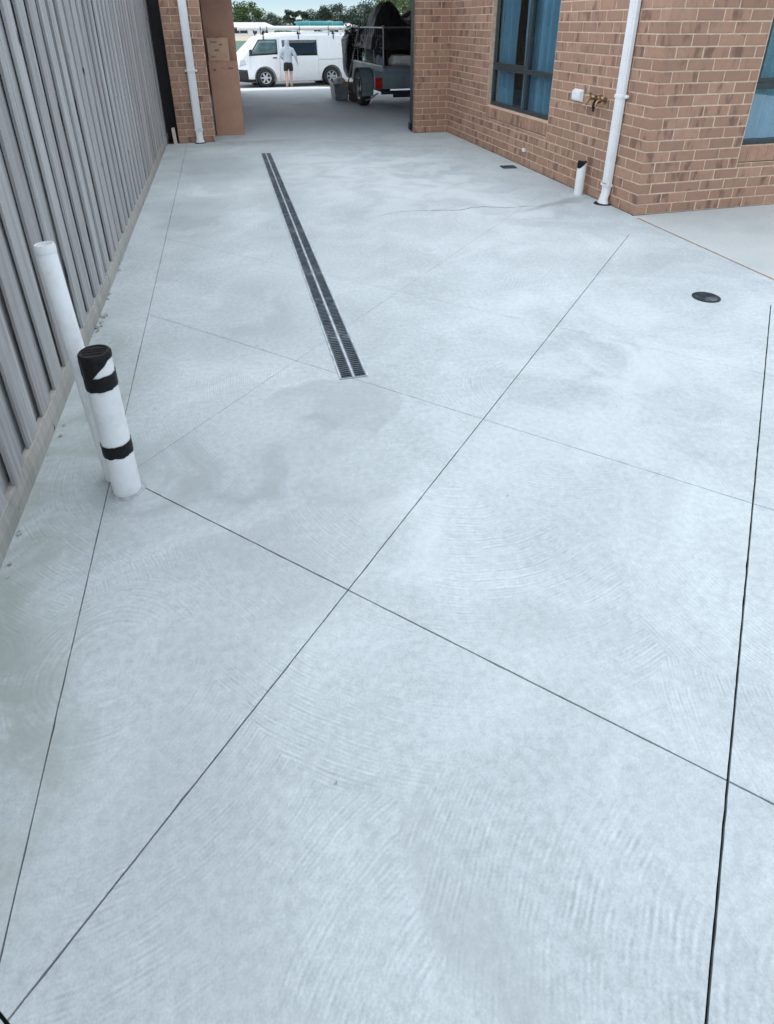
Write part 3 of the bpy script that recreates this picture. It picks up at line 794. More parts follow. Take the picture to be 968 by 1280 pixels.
B((2.775,.20,.02),(2.80,.29,.115)).build('guide_foot', M_black, gar, bevel=.004)
B((-.44,7.0,0),(.45,7.154,HTOP)).build('front_pier', M_brick_i, gar)
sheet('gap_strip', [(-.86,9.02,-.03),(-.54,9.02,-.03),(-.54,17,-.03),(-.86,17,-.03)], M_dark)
# black panel added to stand in for the shade between fence and pier
o = empty('slot_shade_panel', (-.66,9.33,0), label='black panel added to darken the narrow shaded gap between fence and brick pier', category='shade panel')
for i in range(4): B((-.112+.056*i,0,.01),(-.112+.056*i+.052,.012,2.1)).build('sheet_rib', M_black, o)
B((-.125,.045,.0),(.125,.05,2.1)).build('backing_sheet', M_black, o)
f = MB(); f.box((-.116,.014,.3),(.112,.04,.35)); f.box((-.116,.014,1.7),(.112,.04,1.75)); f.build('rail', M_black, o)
o = B((-.022,-.022,0),(.022,.022,.21)).build('timber_offcut', M_pine, None, loc=(-.590,8.99,0), rot=(R(1),R(-2.5),R(4)), bevel=.002, label='short pale timber offcut standing against the foot of the brick pier', category='timber')

# ---- cardboard
def carton(name, loc, rz, dx, dy, dz, mat, lab, marks, tape=True):
    root = empty(name, loc, rz, label=lab, category='box')
    n = 8
    def dent(u, v): return .004*mnoise.noise(Vector((u*4+dx*9, v*5, dz)))
    m = MB()
    m.grid(lambda u, v: (-dx/2+dx*u, dent(u,v), dz*v), n, 14); m.grid(lambda u, v: (dx/2+dent(v,u)*.6, dy*u, dz*v), 3, 14)
    m.grid(lambda u, v: (-dx/2, dy*u, dz*v), 3, 14); m.grid(lambda u, v: (-dx/2+dx*u, dy, dz*v), n, 14)
    m.build('carton', mat, root, recalc=False)
    B((-dx/2-.001,-.002,dz-.004),(-.004,dy+.001,dz+.002)).build('flap', mat, root); B((.004,-.001,dz-.0035),(dx/2+.001,dy+.002,dz+.0045)).build('flap', mat, root)
    for (x0, x1, z0, z1) in marks: B((x0,-.0075,z0),(x1,-.0055,z1)).build('print', M_print, root)
    return root
carton('cardboard_box', (.158,9.60,-.010), R(1), .396, .19, .995, M_card, 'tall brown cardboard carton standing on the garage floor beside the pier',
       [(-.14,-.11,.875,.90), (-.03,.02,.905,.91), (.06,.13,.90,.91)])
carton('small_carton', (.112,9.615,.990), R(-1), .284, .15, .285, M_card2, 'small pale cardboard carton sitting on top of the tall carton',
       [(-.10,-.01,.235,.243), (.02,.06,.20,.212), (-.05,.01,.13,.142), (-.10,-.04,.05,.056)])
carton('cardboard_sheet', (.155,9.805,-.010), 0, .415, .06, 2.02, M_card, 'taller flat brown cardboard pack upright behind the two cartons', [])

# ================================================================== TRAILER AND ITS LOAD
def tyre_prof(r, w): return [(r*.62,-w/2),(r*.80,-w/2-.006),(r*.95,-w/2+.008),(r,-w*.32),(r,w*.32),(r*.95,w/2-.008),(r*.80,w/2+.006),(r*.62,w/2)]
def wheel(parent, loc, r, w, spokes, rimmat, axis='x', rz=0):
    root = empty('wheel', loc, rz); root.parent = parent
    M = Matrix.Rotation(math.pi/2, 4, 'Y') if axis == 'x' else Matrix.Rotation(math.pi/2, 4, 'X')
    MB().lathe(tyre_prof(r, w), 36, M, close=True).build('tyre', M_rubber, root, smooth=True)
    rm = MB()
    for s in (-1, 1):
        rm.lathe([(r*.63,s*w*.46),(r*.60,s*w*.50),(r*.55,s*w*.42),(r*.53,s*w*.2)], 32, M)
        rm.lathe([(0,s*w*.30),(r*.16,s*w*.30),(r*.17,s*w*.22),(0,s*w*.22)], 20, M)
        for k in range(spokes):
            a = 6.2832*k/spokes; T = M @ Matrix.Rotation(a, 4, 'Z')
            rm.box((r*.12,-r*.085,s*w*.20-.004),(r*.57,r*.085,s*w*.20+.012), T)
    rm.build('rim', rimmat, root, smooth=True)
    MB().lathe([(0,-w*.05),(r*.6,-w*.05),(r*.6,w*.05),(0,w*.05)], 24, M).build('hub', M_black, root)
    return root
def trailer():
    root = empty('trailer', (2.985,11.68,0), R(2), label='grey box trailer with a steel cage, parked tail-first in the garage bay', category='trailer')
    Wd, Ln, zb, zt = 1.42, 2.45, .37, .735
    B((0.02,.02,zb),(Wd-.02,Ln-.02,zb+.03)).build('floor', M_trailer, root)
    t = MB(); t.box((.0,-.03,zb+.005),(Wd,-.004,zt)); t.box((.03,-.042,zb+.03),(Wd-.03,-.031,zb+.055)); t.box((.03,-.042,zt-.09),(Wd-.03,-.031,zt-.055)); t.build('tailgate', M_trailer, root, bevel=.004)
    for x in (0, Wd-.025): B((x,0,zb),(x+.025,Ln,zt)).build('side_panel', M_trailer, root, bevel=.004)
    B((.026,Ln-.025,zb),(Wd-.026,Ln,zt)).build('front_panel', M_trailer, root)
    for x in (-.012, Wd-.028): B((x,-.02,zt+.001),(x+.04,Ln,zt+.036)).build('top_rail', M_steel, root, bevel=.006)
    B((.03,-.028,zt+.001),(Wd-.03,.006,zt+.03)).build('top_rail', M_steel, root, bevel=.006)
    b = MB(); b.box((-.02,.0,zb-.09),(Wd+.02,.06,zb-.03)); b.box((.10,.06,zb-.09),(.16,Ln,zb-.001)); b.box((Wd-.16,.06,zb-.09),(Wd-.10,Ln,zb-.001)); b.build('chassis', M_black, root)
    b = MB(); b.tube([(.3,Ln-.1,zb-.05),(Wd/2,Ln+1.1,zb-.05)], .03, 8); b.tube([(Wd-.3,Ln-.1,zb-.06),(Wd/2,Ln+1.1,zb-.06)], .03, 8); b.build('drawbar', M_steel, root)
    # cage: posts, rails and mesh wires
    c = MB()
    for x in (.01, Wd-.01):
        for y in (.0, .62, 1.23, 1.85, Ln-.03): c.tube([(x,y,zt+.03),(x,y,1.39)], .013, 8)
        c.tube([(x,-.01,1.385),(x,Ln-.02,1.385)], .014, 8); c.tube([(x,0,1.06),(x,Ln-.02,1.06)], .009, 6)
    c.tube([(.01,0,1.388),(Wd-.01,0,1.388)], .013, 8); c.tube([(.01,Ln-.03,1.388),(Wd-.01,Ln-.03,1.388)], .013, 8)
    c.build('cage', M_steel, root, smooth=True)
    MB().lathe([(0,1.39),(.028,1.39),(.030,1.41),(.02,1.425),(0,1.427)], 16, Matrix.Translation((.01,0,0))).build('post_cap', M_steel, root, smooth=True)
    m = MB()
    for i in range(17): y = .07+.14*i; m.tube([(.01,y,zt+.04),(.01,y,1.375)], .0028, 4, False)
    for i in range(4): z = .86+.13*i; m.tube([(.012,.02,z),(.012,Ln-.05,z)], .0028, 4, False)
    m.build('cage_mesh', M_steel, root, kind='stuff')
    # mudguard, wheel, lamp
    g = MB()
    def mg(u, v):
        a = R(200)-R(220)*u; rr = .375+.0; return (-.235+.225*v, .98+rr*math.cos(a), .325+rr*math.sin(a)*.98)
    g.grid(mg, 16, 2); g.build('mudguard', M_trailer, root, smooth=True, recalc=False)
    g = MB()
    g.prism([(.98+.37*math.cos(R(200)-R(220)*k/14), .325+.36*math.sin(R(200)-R(220)*k/14)) for k in range(15)], -.006, 0, Matrix(((0,0,1,-.012),(1,0,0,0),(0,1,0,0),(0,0,0,1)))).build('mudguard_skirt', M_trailer, root)
    wheel(root, (-.125,.95,.318), .318, .185, 5, M_steel); wheel(root, (Wd+.125,.95,.318), .318, .185, 5, M_steel)
    MB().tube([(-.1,.95,.318),(Wd+.1,.95,.318)], .025, 10).build('axle', M_black, root)
    B((-.155,.02,zb-.01),(-.015,.06,zt-.06)).build('lamp_bracket', M_trailer, root, bevel=.004)
    B((-.145,-.03,zb+.01),(-.025,.018,zb+.20)).build('tail_light', M_red, root, bevel=.010, seg=2, smooth=True)
    MB().tube([(-.02,.28,.28),(-.15,.42,.16),(-.19,.5,.14)], .014, 8).build('stay', M_steel, root)
    B((.18,-.062,zb-.14),(.56,-.045,zb-.02)).build('number_plate_holder', M_black, root)
    for x in (.30, .62): MB().lathe([(0,0),(.018,0),(.018,.02),(0,.024)], 12, Matrix.Translation((x,-.002,zb-.06)) @ Matrix.Rotation(math.pi/2, 4, 'X')).build('reflector', M_rim, root, smooth=True)
    return root
trailer()

def heap():
    """black tarpaulin and cut branches piled on the trailer"""
    root = empty('tarpaulin_heap', (3.72,13.0,1.02), label='dark tarpaulin heap piled high over the caged trailer', category='tarpaulin')
    def hf(x, y):
        e = 1-(abs(x)/.80)**4; g = 1-(abs(y-.15)/1.25)**4
        hgt = .40 + .42*math.exp(-(abs(x+.42)/.26)**3-(abs(y+.20)/.5)**3) + .26*math.exp(-((x-.45)/.35)**2)
        return max(0, e)**.35*max(0, g)**.35*hgt*(1+.18*mnoise.noise(Vector((x*3.1, y*3.1, 2)))) 
    def fn(u, v):
        x = -.80+1.6*u; y = -1.1+2.5*v
        return (x+.05*mnoise.noise(Vector((x*5,y*5,7))), y+.05*mnoise.noise(Vector((x*5,y*5,9))), hf(x, y))
    MB().grid(fn, 46, 60).build('tarpaulin', M_tarp, root, smooth=True, recalc=False)
    b = MB(); q = random.Random(3)
    for i in range(3200):
        a = q.gauss(0,.12); c = q.uniform(.1,1.6); x = -.70+a*.9; z = q.uniform(-.22,.36)+.12*q.random()
        s = q.uniform(.012,.032); d = Vector((q.gauss(0,1),q.gauss(0,1),q.gauss(0,1))).normalized(); e = d.orthogonal().normalized()
        p = Vector((x, c, z)); b.add([p-d*s, p+e*s*.35, p+d*s, p-e*s*.35], [(0,1,2,3)])
    b.build('branches', leaf_mat('dead_leaf', (.010,.014,.010), (.03,.035,.025)), root, recalc=False, kind='stuff')
    MB().tube([(-.86,1.2,.38),(-.93,1.25,.45),(-.90,1.3,.55),(-.80,1.3,.57),(-.74,1.25,.47),(-.80,1.2,.38),(-.86,1.2,.38)], .008, 6).build('rope_loop', M_tarp, root, smooth=True)
heap()
def tool(name, lab, foot, top, mat, headpts, headmat, r=.013):
    root = empty(name, foot, label=lab, category='tool', group='garden tools on and against the trailer')
    t = Vector(top)-Vector(foot)
    MB().tube([(0,0,.0),t*.5,t], [r,r,r*.95], 10).build('handle', mat, root, smooth=True)
    h = MB(); h.prism(headpts, -.012, .012, Matrix.Rotation(math.pi/2, 4, 'X')); h.build('head', headmat, root, bevel=.003)
tool('broom', 'long-handled broom leaning against the trailer cage beside the mudguard', (2.72,13.56,.36), (2.86,12.98,1.45), M_steel, [(-.11,-.10),(.11,-.10),(.12,.0),(-.12,.0)], M_wood)
tool('rake', 'faded red-handled rake upright inside the trailer cage', (3.05,13.35,.74), (3.06,13.42,1.62), M_pink, [(-.05,-.0),(.05,-.0),(.05,.03),(-.05,.03)], M_steel)
tool('shovel', 'wooden-handled shovel standing head-up inside the trailer cage', (3.07,12.9,.80), (3.10,12.94,1.56), M_wood, [(-.10,.0),(.10,.0),(.12,.22),(0,.34),(-.12,.22)], M_steel)
def lumpy(name, lab, cat, loc, sx, sy, sz, mat, seed, part):
    root = empty(name, loc, label=lab, category=cat)
    m = MB()
    def fn(u, v):
        a = 6.28319*u; b = -math.pi/2+math.pi*v; d = Vector((math.cos(a)*math.cos(b), math.sin(a)*math.cos(b), math.sin(b)))
        k = 1+.16*mnoise.noise(d*2+Vector((seed,0,0))); ex = .55
        return tuple(s_*math.copysign(abs(c)**ex, c)*k for s_, c in zip((sx,sy,sz), d))
    m.grid(fn, 28, 16).build(part, mat, root, loc=(0,0,sz*.95), smooth=True, merge=.0005)
lumpy('sack', 'crumpled white sack lying in the back of the trailer', 'sack', (3.42,12.0,.735), .22, .16, .10, M_bag, 2., 'sack_body')
lumpy('tied_bag', 'pale blue bag tied inside the trailer cage beside the shovel', 'bag', (3.10,12.35,.41), .07, .16, .26, simple('pale_blue_bag', (.32,.42,.50), .7, var=.2), 6., 'bag_body')
lumpy('sack', 'dull grey sack inside the trailer cage near the mudguard', 'sack', (3.14,12.95,.40), .10, .26, .30, M_bin, 5., 'sack_body')
B((-.52,-.02,0),(.62,.02,.78)).build('plywood_board', simple('plywood', (.22,.13,.08), .8, var=.2, scale=5), None, loc=(3.78,12.35,.40), rot=(R(-7),0,R(3)), label='brown plywood board standing in the trailer behind the white sack', category='board')

lumpy('waste_bag', 'black garden waste bag bulging over the front of the trailer cage', 'bag', (2.98,14.35,.44), .20, .34, .44, M_tarp, 3., 'bag_body')
B((-.015,-1.0,0),(.015,.9,.74)).build('plywood_board', simple('dark_plywood', (.10,.07,.05), .8, var=.2, scale=5), None, loc=(3.50,13.3,.40), rot=(0,R(-6),R(2)), label='dark plywood sheet on edge along the middle of the trailer', category='board')
def tub():
    root = empty('tub', (2.60,13.98,0), R(-3), label='open grey plastic tub on the garage floor beside the trailer wheel', category='tub')
    v = []; dx, dy, h = .16, .40, .33
    for a, b, z in ((dx-.03,dy-.03,0),(dx,dy,h),(dx+.015,dy+.015,h),(dx+.015,dy+.015,h-.025),(dx-.012,dy-.012,h-.002),(dx-.04,dy-.04,.02)):
        v += [(-a,-b,z),(a,-b,z),(a,b,z),(-a,b,z)]
    def ring(i, j): return [(i*4+k, i*4+(k+1) % 4, j*4+(k+1) % 4, j*4+k) for k in range(4)]
    MB().add(v, [(3,2,1,0)] + ring(0,1) + ring(1,2) + ring(1,4) + ring(4,5) + [(20,21,22,23)]).build('tub_wall', M_bin, root, recalc=False)
    MB().add([(-a_,-b_,z_) if k == 0 else (a_,-b_,z_) if k == 1 else (a_,b_,z_) if k == 2 else (-a_,b_,z_) for a_, b_, z_ in ((dx+.002,dy+.002,h-.03),(dx+.018,dy+.018,h-.03),(dx+.018,dy+.018,h+.004),(dx+.002,dy+.002,h+.004)) for k in range(4)],
             ring(0,1)+ring(1,2)+ring(2,3)).build('rim', M_bin, root, recalc=False)
tub()
lumpy('cement_bag', 'pale rumpled cement bag sitting in the grey tub', 'bag', (2.62,14.05,.23), .10, .24, .10, M_bag, 8., 'bag_body')
def crate():
    root = empty('crate', (2.86,13.45,0), label='small dark brown timber crate between the grey tub and the trailer wheel', category='crate')
    mw = simple('stained_timber', (.13,.085,.07), .85, var=.25, scale=14)
    for i in range(4): B((-.12,-.15,.01+.085*i),(.12,-.135,.085+.085*i)).build('slat', mw, root); B((-.12,.135,.01+.085*i),(.12,.15,.085+.085*i)).build('slat', mw, root)
    for i in range(4): B((-.135,-.15,.01+.085*i),(-.121,.15,.085+.085*i)).build('slat', mw, root); B((.121,-.15,.01+.085*i),(.135,.15,.085+.085*i)).build('slat', mw, root)
    B((-.12,-.134,.0),(.12,.134,.012)).build('base', mw, root)
    B((-.12,-.134,.30),(.12,.134,.32)).build('lid', M_bin, root)
crate()

# ================================================================== VAN
def apply_bool(o, cutters):
    for c in cutters:
        m = o.modifiers.new('cut', 'BOOLEAN'); m.operation = 'DIFFERENCE'; m.solver = 'EXACT'; m.object = c
    dg = bpy.context.evaluated_depsgraph_get(); dg.update()
    me = bpy.data.meshes.new_from_object(o.evaluated_get(dg)); o.modifiers.clear(); old = o.data; o.data = me
    bpy.data.meshes.remove(old)
    for c in cutters: cm_ = c.data; bpy.data.objects.remove(c); bpy.data.meshes.remove(cm_)
    o.data.shade_smooth()
    try: o.data.set_sharp_from_angle(angle=R(32))
    except Exception: pass
def interp(pts, x):
    if x <= pts[0][0]: return pts[0][1]
    for (a, b), (c, d) in zip(pts, pts[1:]):
        if x <= c: return b+(d-b)*(x-a)/(c-a)
    return pts[-1][1]
def van():
    # local frame: x from nose (0) to tail (4.58), y across (camera side is -y), z up
    root = empty('van', (.84,26.02,-.712), R(7.5), label='white panel van with alloy wheels and a loaded roof rack parked across the street', category='van')
    ZT = [(0,.70),(.01,.80),(.04,.95),(.09,1.06),(.16,1.13),(.25,1.20),(.80,1.66),(.92,1.74),(1.1,1.79),(1.5,1.84),(2.2,1.865),(3.4,1.87),(4.2,1.85),(4.42,1.82),(4.52,1.74),(4.56,1.5),(4.58,1.0)]
    ZB = [(0,.42),(.02,.30),(.08,.22),(.3,.17),(4.3,.18),(4.5,.24),(4.58,.34)]
    PL = [(0,.70),(.02,.755),(.06,.80),(.14,.845),(.3,.90),(.6,.965),(.9,.99),(1.3,1.0),(4.2,1.0),(4.45,.985),(4.54,.955),(4.58,.90)]
    WZ = [(.15,.79),(.3,.825),(.6,.845),(.95,.85),(1.1,.838),(1.3,.812),(1.62,.762),(1.9,.715)]
    def side(u, z): return interp(PL, u)*interp(WZ, z)
    us = sorted(set([0,.01,.025,.04,.065,.09,.125,.16,.2,.25,.33,.42,.5,.6,.7,.8,.86,.92,1.0,1.1,1.3] + [1.5+.15*i for i in range(19)] + [4.26,4.35,4.42,4.48,4.52,4.545,4.56,4.58]))
    K = 15; vs_ = []; fs = []
    for u in us:
        zt, zb = interp(ZT, u), interp(ZB, u); r = min(.13, (zt-zb)*.35); half = []
        half.append((0., zb)); 
        for i in range(K-6):
            t = i/(K-7); z = zb + (zt-r-zb)*t; y = side(u, z)
            if i == 0: y -= .03
            half.append((y, z))
        y1 = side(u, zt-r)
        for i in range(1, 5):
            a = math.pi/2*i/5; half.append((y1-r+r*math.cos(a), zt-r+r*math.sin(a)))
        half.append(((y1-r)*.5, zt+.006)); 
        row_ = [(u, -y, z) for y, z in half] + [(u, 0, zt+.012)] + [(u, y, z) for y, z in reversed(half[1:])]
        vs_ += row_; n = len(row_)
    for i in range(len(us)-1):
        for j in range(n):
            a, b = i*n+j, i*n+(j+1) % n; fs.append((a, b, b+n, a+n))
    fs.append(tuple(reversed(range(n)))); fs.append(tuple(range((len(us)-1)*n, len(us)*n)))
    body = MB().add(vs_, fs).build('body', M_vanw, root)
    cuts = []
    for u in (.985, 3.585):
        for s in (-1, 1):
            c = MB().lathe([(0,-.20),(.395,-.20),(.395,.20),(0,.20)], 40, Matrix.Translation((u, s*.86, .345)) @ Matrix.Rotation(math.pi/2, 4, 'X')).build('cutter', None)
            c.location = root.location; c.rotation_euler = root.rotation_euler; cuts.append(c)
    apply_bool(body, cuts)
    # dark liner inside the arches and wheels
    for u in (.985, 3.585):
        for s in (-1, 1):
            MB().lathe([(0,.0),(.392,-.0),(.402,.012),(.402,.235),(.388,.235)], 40, Matrix.Translation((u, s*.60, .345)) @ Matrix.Rotation(-s*math.pi/2, 4, 'X')).build('arch_liner', M_black, root)
            wheel(root, (u, s*.745, .335), .335, .20, 6, M_rim, axis='y')
    def patch(name, quad, mat, s, off=.004, nu=10, nv=5, smooth=True):
        (a, b, c, d) = quad     # bottom-front, bottom-rear, top-rear, top-front in (u, z)
        def fn(i, j):
            lo = (a[0]+(b[0]-a[0])*i, a[1]+(b[1]-a[1])*i); hi = (d[0]+(c[0]-d[0])*i, d[1]+(c[1]-d[1])*i)
            u, z = lo[0]+(hi[0]-lo[0])*j, lo[1]+(hi[1]-lo[1])*j
            return (u, s*(side(u, z)+off), z)
        m = MB(); m.grid(fn, nu, nv)
        o_ = m.build(name, mat, root, smooth=smooth, recalc=False)
        md = o_.modifiers.new('thick', 'SOLIDIFY'); md.thickness = .006; md.offset = 0
        return o_
    for s in (-1, 1):
        # cab glass sits over a dark surround
        patch('window_surround', ((.42,1.10),(1.50,1.14),(1.505,1.645),(.815,1.645)), M_black, s, .003)
        patch('cab_window', ((.50,1.15),(1.47,1.19),(1.475,1.615),(.84,1.615)), simple('cab_glass', (.10,.16,.16), .06, var=.3, scale=3, spec=.8), s, .006)
        patch('side_window', ((1.69,1.085),(3.035,1.085),(3.035,1.615),(1.69,1.615)), M_vglass, s, .004)
        patch('door_seam', ((1.555,.25),(1.561,.25),(1.561,1.70),(1.555,1.70)), M_black, s, .001, 1, 12)
        patch('door_seam', ((.46,.62),(.465,.62),(.465,1.10),(.46,1.10)), M_black, s, .001, 1, 8)
        patch('door_seam', ((3.06,.40),(3.066,.40),(3.066,1.70),(3.06,1.70)), simple('seam_grey', (.35,.36,.37), .6), s, .001, 1, 12)
        patch('slide_rail', ((3.08,.935),(4.35,.935),(4.35,.955),(3.08,.955)), simple('rail_grey', (.42,.44,.45), .5), s, .002, 12, 1)
        patch('sill_trim', ((1.40,.185),(3.18,.185),(3.18,.215),(1.40,.215)), simple('sill_grey', (.5,.51,.52), .6), s, .002, 12, 1)
        patch('door_handle', ((1.30,1.005),(1.46,1.005),(1.46,1.045),(1.30,1.045)), M_black, s, .012, 4, 1)
        patch('headlight', ((.06,.74),(.30,.80),(.24,1.02),(.10,.98)), M_lamp, s, .004)
        patch('bumper_corner', ((.03,.22),(.36,.19),(.33,.62),(.02,.64)), M_black, s, .006); patch('bumper_corner', ((.36,.19),(.60,.185),(.60,.29),(.352,.30)), M_black, s, .006)
        m = MB(); m.prism([(-.06,0),(.06,.02),(.07,.2),(-.05,.19)], -.03, .03, Matrix.Translation((.47,s*.90,1.12)) @ Matrix.Rotation(math.pi/2, 4, 'X') @ Matrix.Rotation(R(70)*s, 4, 'Y')); m.build('mirror', M_black, root, bevel=.012, seg=2, smooth=True)
    def ws(u, v):
        uu = .27+(.82-.27)*v; zt = interp(ZT, uu); hw = side(uu, zt-.10)*.80
        return (uu-.004, -hw+2*hw*u, zt+.010+.012*(1-(2*u-1)**2))
    MB().grid(ws, 10, 8).build('windscreen', simple('screen_sky_reflection', (.30,.36,.38), .05, var=.2, scale=2, spec=1.), root, smooth=True, recalc=False)  # pale base colour stands in for sky reflected in the glass
    B((-.025,-.62,.26),(.03,.62,.58)).build('front_bumper', M_black, root, bevel=.03, seg=2, smooth=True)
    B((4.55,-.80,.30),(4.63,.80,.52)).build('rear_bumper', M_black, root, bevel=.03, seg=2, smooth=True)
    for s in (-1, 1): B((4.545,s*.76-.06,.60),(4.59,s*.76+.06,1.25)).build('tail_light', M_red, root, bevel=.01)
    # roof rack: feet and bars
    for u in (1.02, 2.35, 3.72):
        MB().tube([(u,-.80,1.93),(u,.80,1.93)], .016, 8).build('rack_bar', M_steel, root)
        for s in (-1, 1):
            f = MB(); f.prism([(-.055,0),(.055,0),(.025,.10),(-.025,.10)], -.02, .02, Matrix.Translation((u,s*.70,1.80)) @ Matrix.Rotation(math.pi/2, 4, 'X')); f.build('rack_foot', M_black, root)
            B((u-.018,s*.752-.012,1.64),(u+.018,s*.752+.012,1.80)).build('foot_clamp', M_black, root)
    return root
vanr = van()
VM = Matrix.Translation(vanr.location) @ Matrix.Rotation(vanr.rotation_euler.z, 4, 'Z')
def vp(u, y, z): return VM @ Vector((u, y, z))
def roof_load():
    q = empty('conduit_tube', vp(.15,-.66,1.945), vanr.rotation_euler.z, label='long white storage tube strapped along the van roof rack', category='tube')
    MB().tube([(0,0,.075),(4.28,0,.075)], .072, 20).build('tube', M_whitep, q, smooth=True)
    for x in (-.02, 4.27): MB().tube([(x,0,.075),(x+.035,0,.075)], .079, 20).build('end_cap', M_whitep, q, smooth=True)
    for x, dz in ((.78,-.18), (1.02,-.04), (2.25,-.14), (3.38,-.42)): B((x,-.080,dz),(x+.022,-.074,.14)).build('strap', M_black, q)
    q = empty('tarp_bundle', vp(2.34,-.35,1.95), vanr.rotation_euler.z, label='folded teal tarpaulin bundle tied on top of the van roof rack', category='tarpaulin')
    def fn(u, v):
        x = 1.92*u; a = 6.28319*v; e = .6
        t = .86+.14*math.sin(math.pi*min(1,max(0,u*1.0)))**.5 if 0 < u < 1 else .55
        cx, sx_ = math.cos(a), math.sin(a)
        return (x, .30*math.copysign(abs(cx)**e, cx)*t, .165+(.135*math.copysign(abs(sx_)**e, sx_))*t*(1+.14*mnoise.noise(Vector((x*3.5,a*.8,1)))))
    m = MB(); m.grid(fn, 36, 24); m.build('tarpaulin', M_teal, q, smooth=True, merge=.0004)
    for x in (.5, 1.4): MB().tube([(x,-.31,.10),(x,-.29,.30),(x,.29,.31),(x,.31,.10)], .008, 6).build('rope', simple('pale_rope', (.45,.62,.62), .8), q)
roof_load()

# ================================================================== PERSON
def skin_mesh(name, pts, edges, mat, parent, sub=2, root_i=0):
    me = bpy.data.meshes.new(name); me.from_pydata([p[0] for p in pts], edges, []); me.update()
    o = bpy.data.objects.new(name, me); COL.objects.link(o)
    md = o.modifiers.new('skin', 'SKIN'); md.use_smooth_shade = True
    for i, v in enumerate(me.skin_vertices[0].data):
        rr = pts[i][1]; v.radius = rr if isinstance(rr, tuple) else (rr, rr); v.use_root = (i == root_i)
    sb = o.modifiers.new('sub', 'SUBSURF'); sb.levels = sub; sb.render_levels = sub
    dg = bpy.context.evaluated_depsgraph_get(); dg.update()
    m2 = bpy.data.meshes.new_from_object(o.evaluated_get(dg)); o.modifiers.clear(); o.data = m2; bpy.data.meshes.remove(me)
    m2.materials.clear(); m2.materials.append(mat); m2.shade_smooth(); o.parent = parent
    return o
def person():
    root = empty('person', (2.72,24.70,-.672), R(-6), label='person in a grey hoodie and black shorts walking towards the white van', category='person')
    # faces +y (away from the camera), -x is the figure's left hand side
    J = {}; P = []; E = []
    def v(k, co, r): J[k] = len(P); P.append((co, r)); return k
    def e(*ks):
        for a, b in zip(ks, ks[1:]): E.append((J[a], J[b]))
    v('pelvis',(0,0,.84),(.125,.095)); v('waist',(0,.01,.98),(.115,.085)); v('chest',(0,.01,1.16),(.135,.095)); v('upper',(0,0,1.29),(.12,.08))
    v('neck',(0,.01,1.37),.05); v('head',(0,.035,1.46),(.068,.08)); v('crown',(0,.03,1.55),(.066,.078)); v('top',(0,.025,1.60),.045)
    e('pelvis','waist','chest','upper','neck','head','crown','top')
    for s, nm in ((-1,'l'), (1,'r')):
        st = .07 if s > 0 else -.09
        v(nm+'hip',(s*.085,0,.79),.088); v(nm+'thigh',(s*.088,st*.4,.62),.075); v(nm+'knee',(s*.085,st*.7+.02,.44),.052)
        v(nm+'calf',(s*.083,st*.9-.01,.31),.052); v(nm+'ankle',(s*.08,st*1.1-.03,.08),.034); v(nm+'foot',(s*.085,st*1.1+.08,.035),.036); v(nm+'toe',(s*.088,st*1.1+.14,.028),.024)
        e('pelvis',nm+'hip',nm+'thigh',nm+'knee',nm+'calf',nm+'ankle',nm+'foot',nm+'toe')
        el_ = (s*.265,-.03,1.08) if s > 0 else (s*.25,-.02,1.07); wr = (s*.33,.07,.87) if s > 0 else (s*.19,.17,.98)
        v(nm+'sh',(s*.165,0,1.28),.062); v(nm+'elb',el_,.043); v(nm+'wr',wr,.027)
        d = (Vector(wr)-Vector(el_)).normalized(); pm = Vector(wr)+d*.055; v(nm+'palm',tuple(pm),(.030,.017))
        e('upper',nm+'sh',nm+'elb',nm+'wr',nm+'palm')
        a = Vector((0,1,0)) if s > 0 else Vector((0,.3,1)).normalized(); a = (a-d*a.dot(d)).normalized()
        for k, (o_, ln) in enumerate(((-.022,.058),(-.008,.070),(.007,.066),(.02,.052))):
            b0 = pm+d*.03+a*o_; b1 = b0+d*ln*.5+Vector((-s*.006,0,0)); b2 = b0+d*ln+Vector((-s*.022,0,0))
            v(nm+'f%da'%k,tuple(b0),.0095); v(nm+'f%db'%k,tuple(b1),.0085); v(nm+'f%dc'%k,tuple(b2),.007); e(nm+'palm',nm+'f%da'%k,nm+'f%db'%k,nm+'f%dc'%k)
        t0 = pm-d*.025+a*.03; t1 = t0+d*.03+a*.018; v(nm+'ta',tuple(t0),.010); v(nm+'tb',tuple(t1),.008); e(nm+'palm',nm+'ta',nm+'tb')
    skin_mesh('body', P, E, M_skin, root, 2, 0)
    # face, turned away from the camera
    fc = MB()
    fc.lathe([(0,0),(.013,.004),(.010,.022),(0,.03)], 10, Matrix.Translation((0,.11,1.475)) @ Matrix.Rotation(-math.pi/2, 4, 'X')); fc.build('nose', M_skin, root, smooth=True)
    for s in (-1, 1): MB().lathe([(0,-.011),(.009,-.006),(.011,0),(.009,.006),(0,.011)], 10, Matrix.Translation((s*.03,.108,1.51))).build('eye', M_black, root, smooth=True)
    B((-.024,.112,1.425),(.024,.118,1.432)).build('mouth', simple('lips', (.40,.18,.15), .6), root)
    # hoodie with raised hood
    H = []; HE = []; I = {}
    def hv(k, co, r): I[k] = len(H); H.append((co, r))
    def he(*ks):
        for a, b in zip(ks, ks[1:]): HE.append((I[a], I[b]))
    hv('hem',(0,0,.775),(.168,.130)); hv('w',(0,.01,.93),(.168,.125)); hv('c',(0,.005,1.14),(.172,.125)); hv('u',(0,0,1.30),(.135,.098)); hv('n',(0,0,1.385),(.086,.085)); hv('h1',(0,.008,1.47),(.096,.098)); hv('h2',(0,.0,1.565),(.092,.094)); hv('h3',(0,-.012,1.635),(.05,.055))
    he('hem','w','c','u','n','h1','h2','h3')
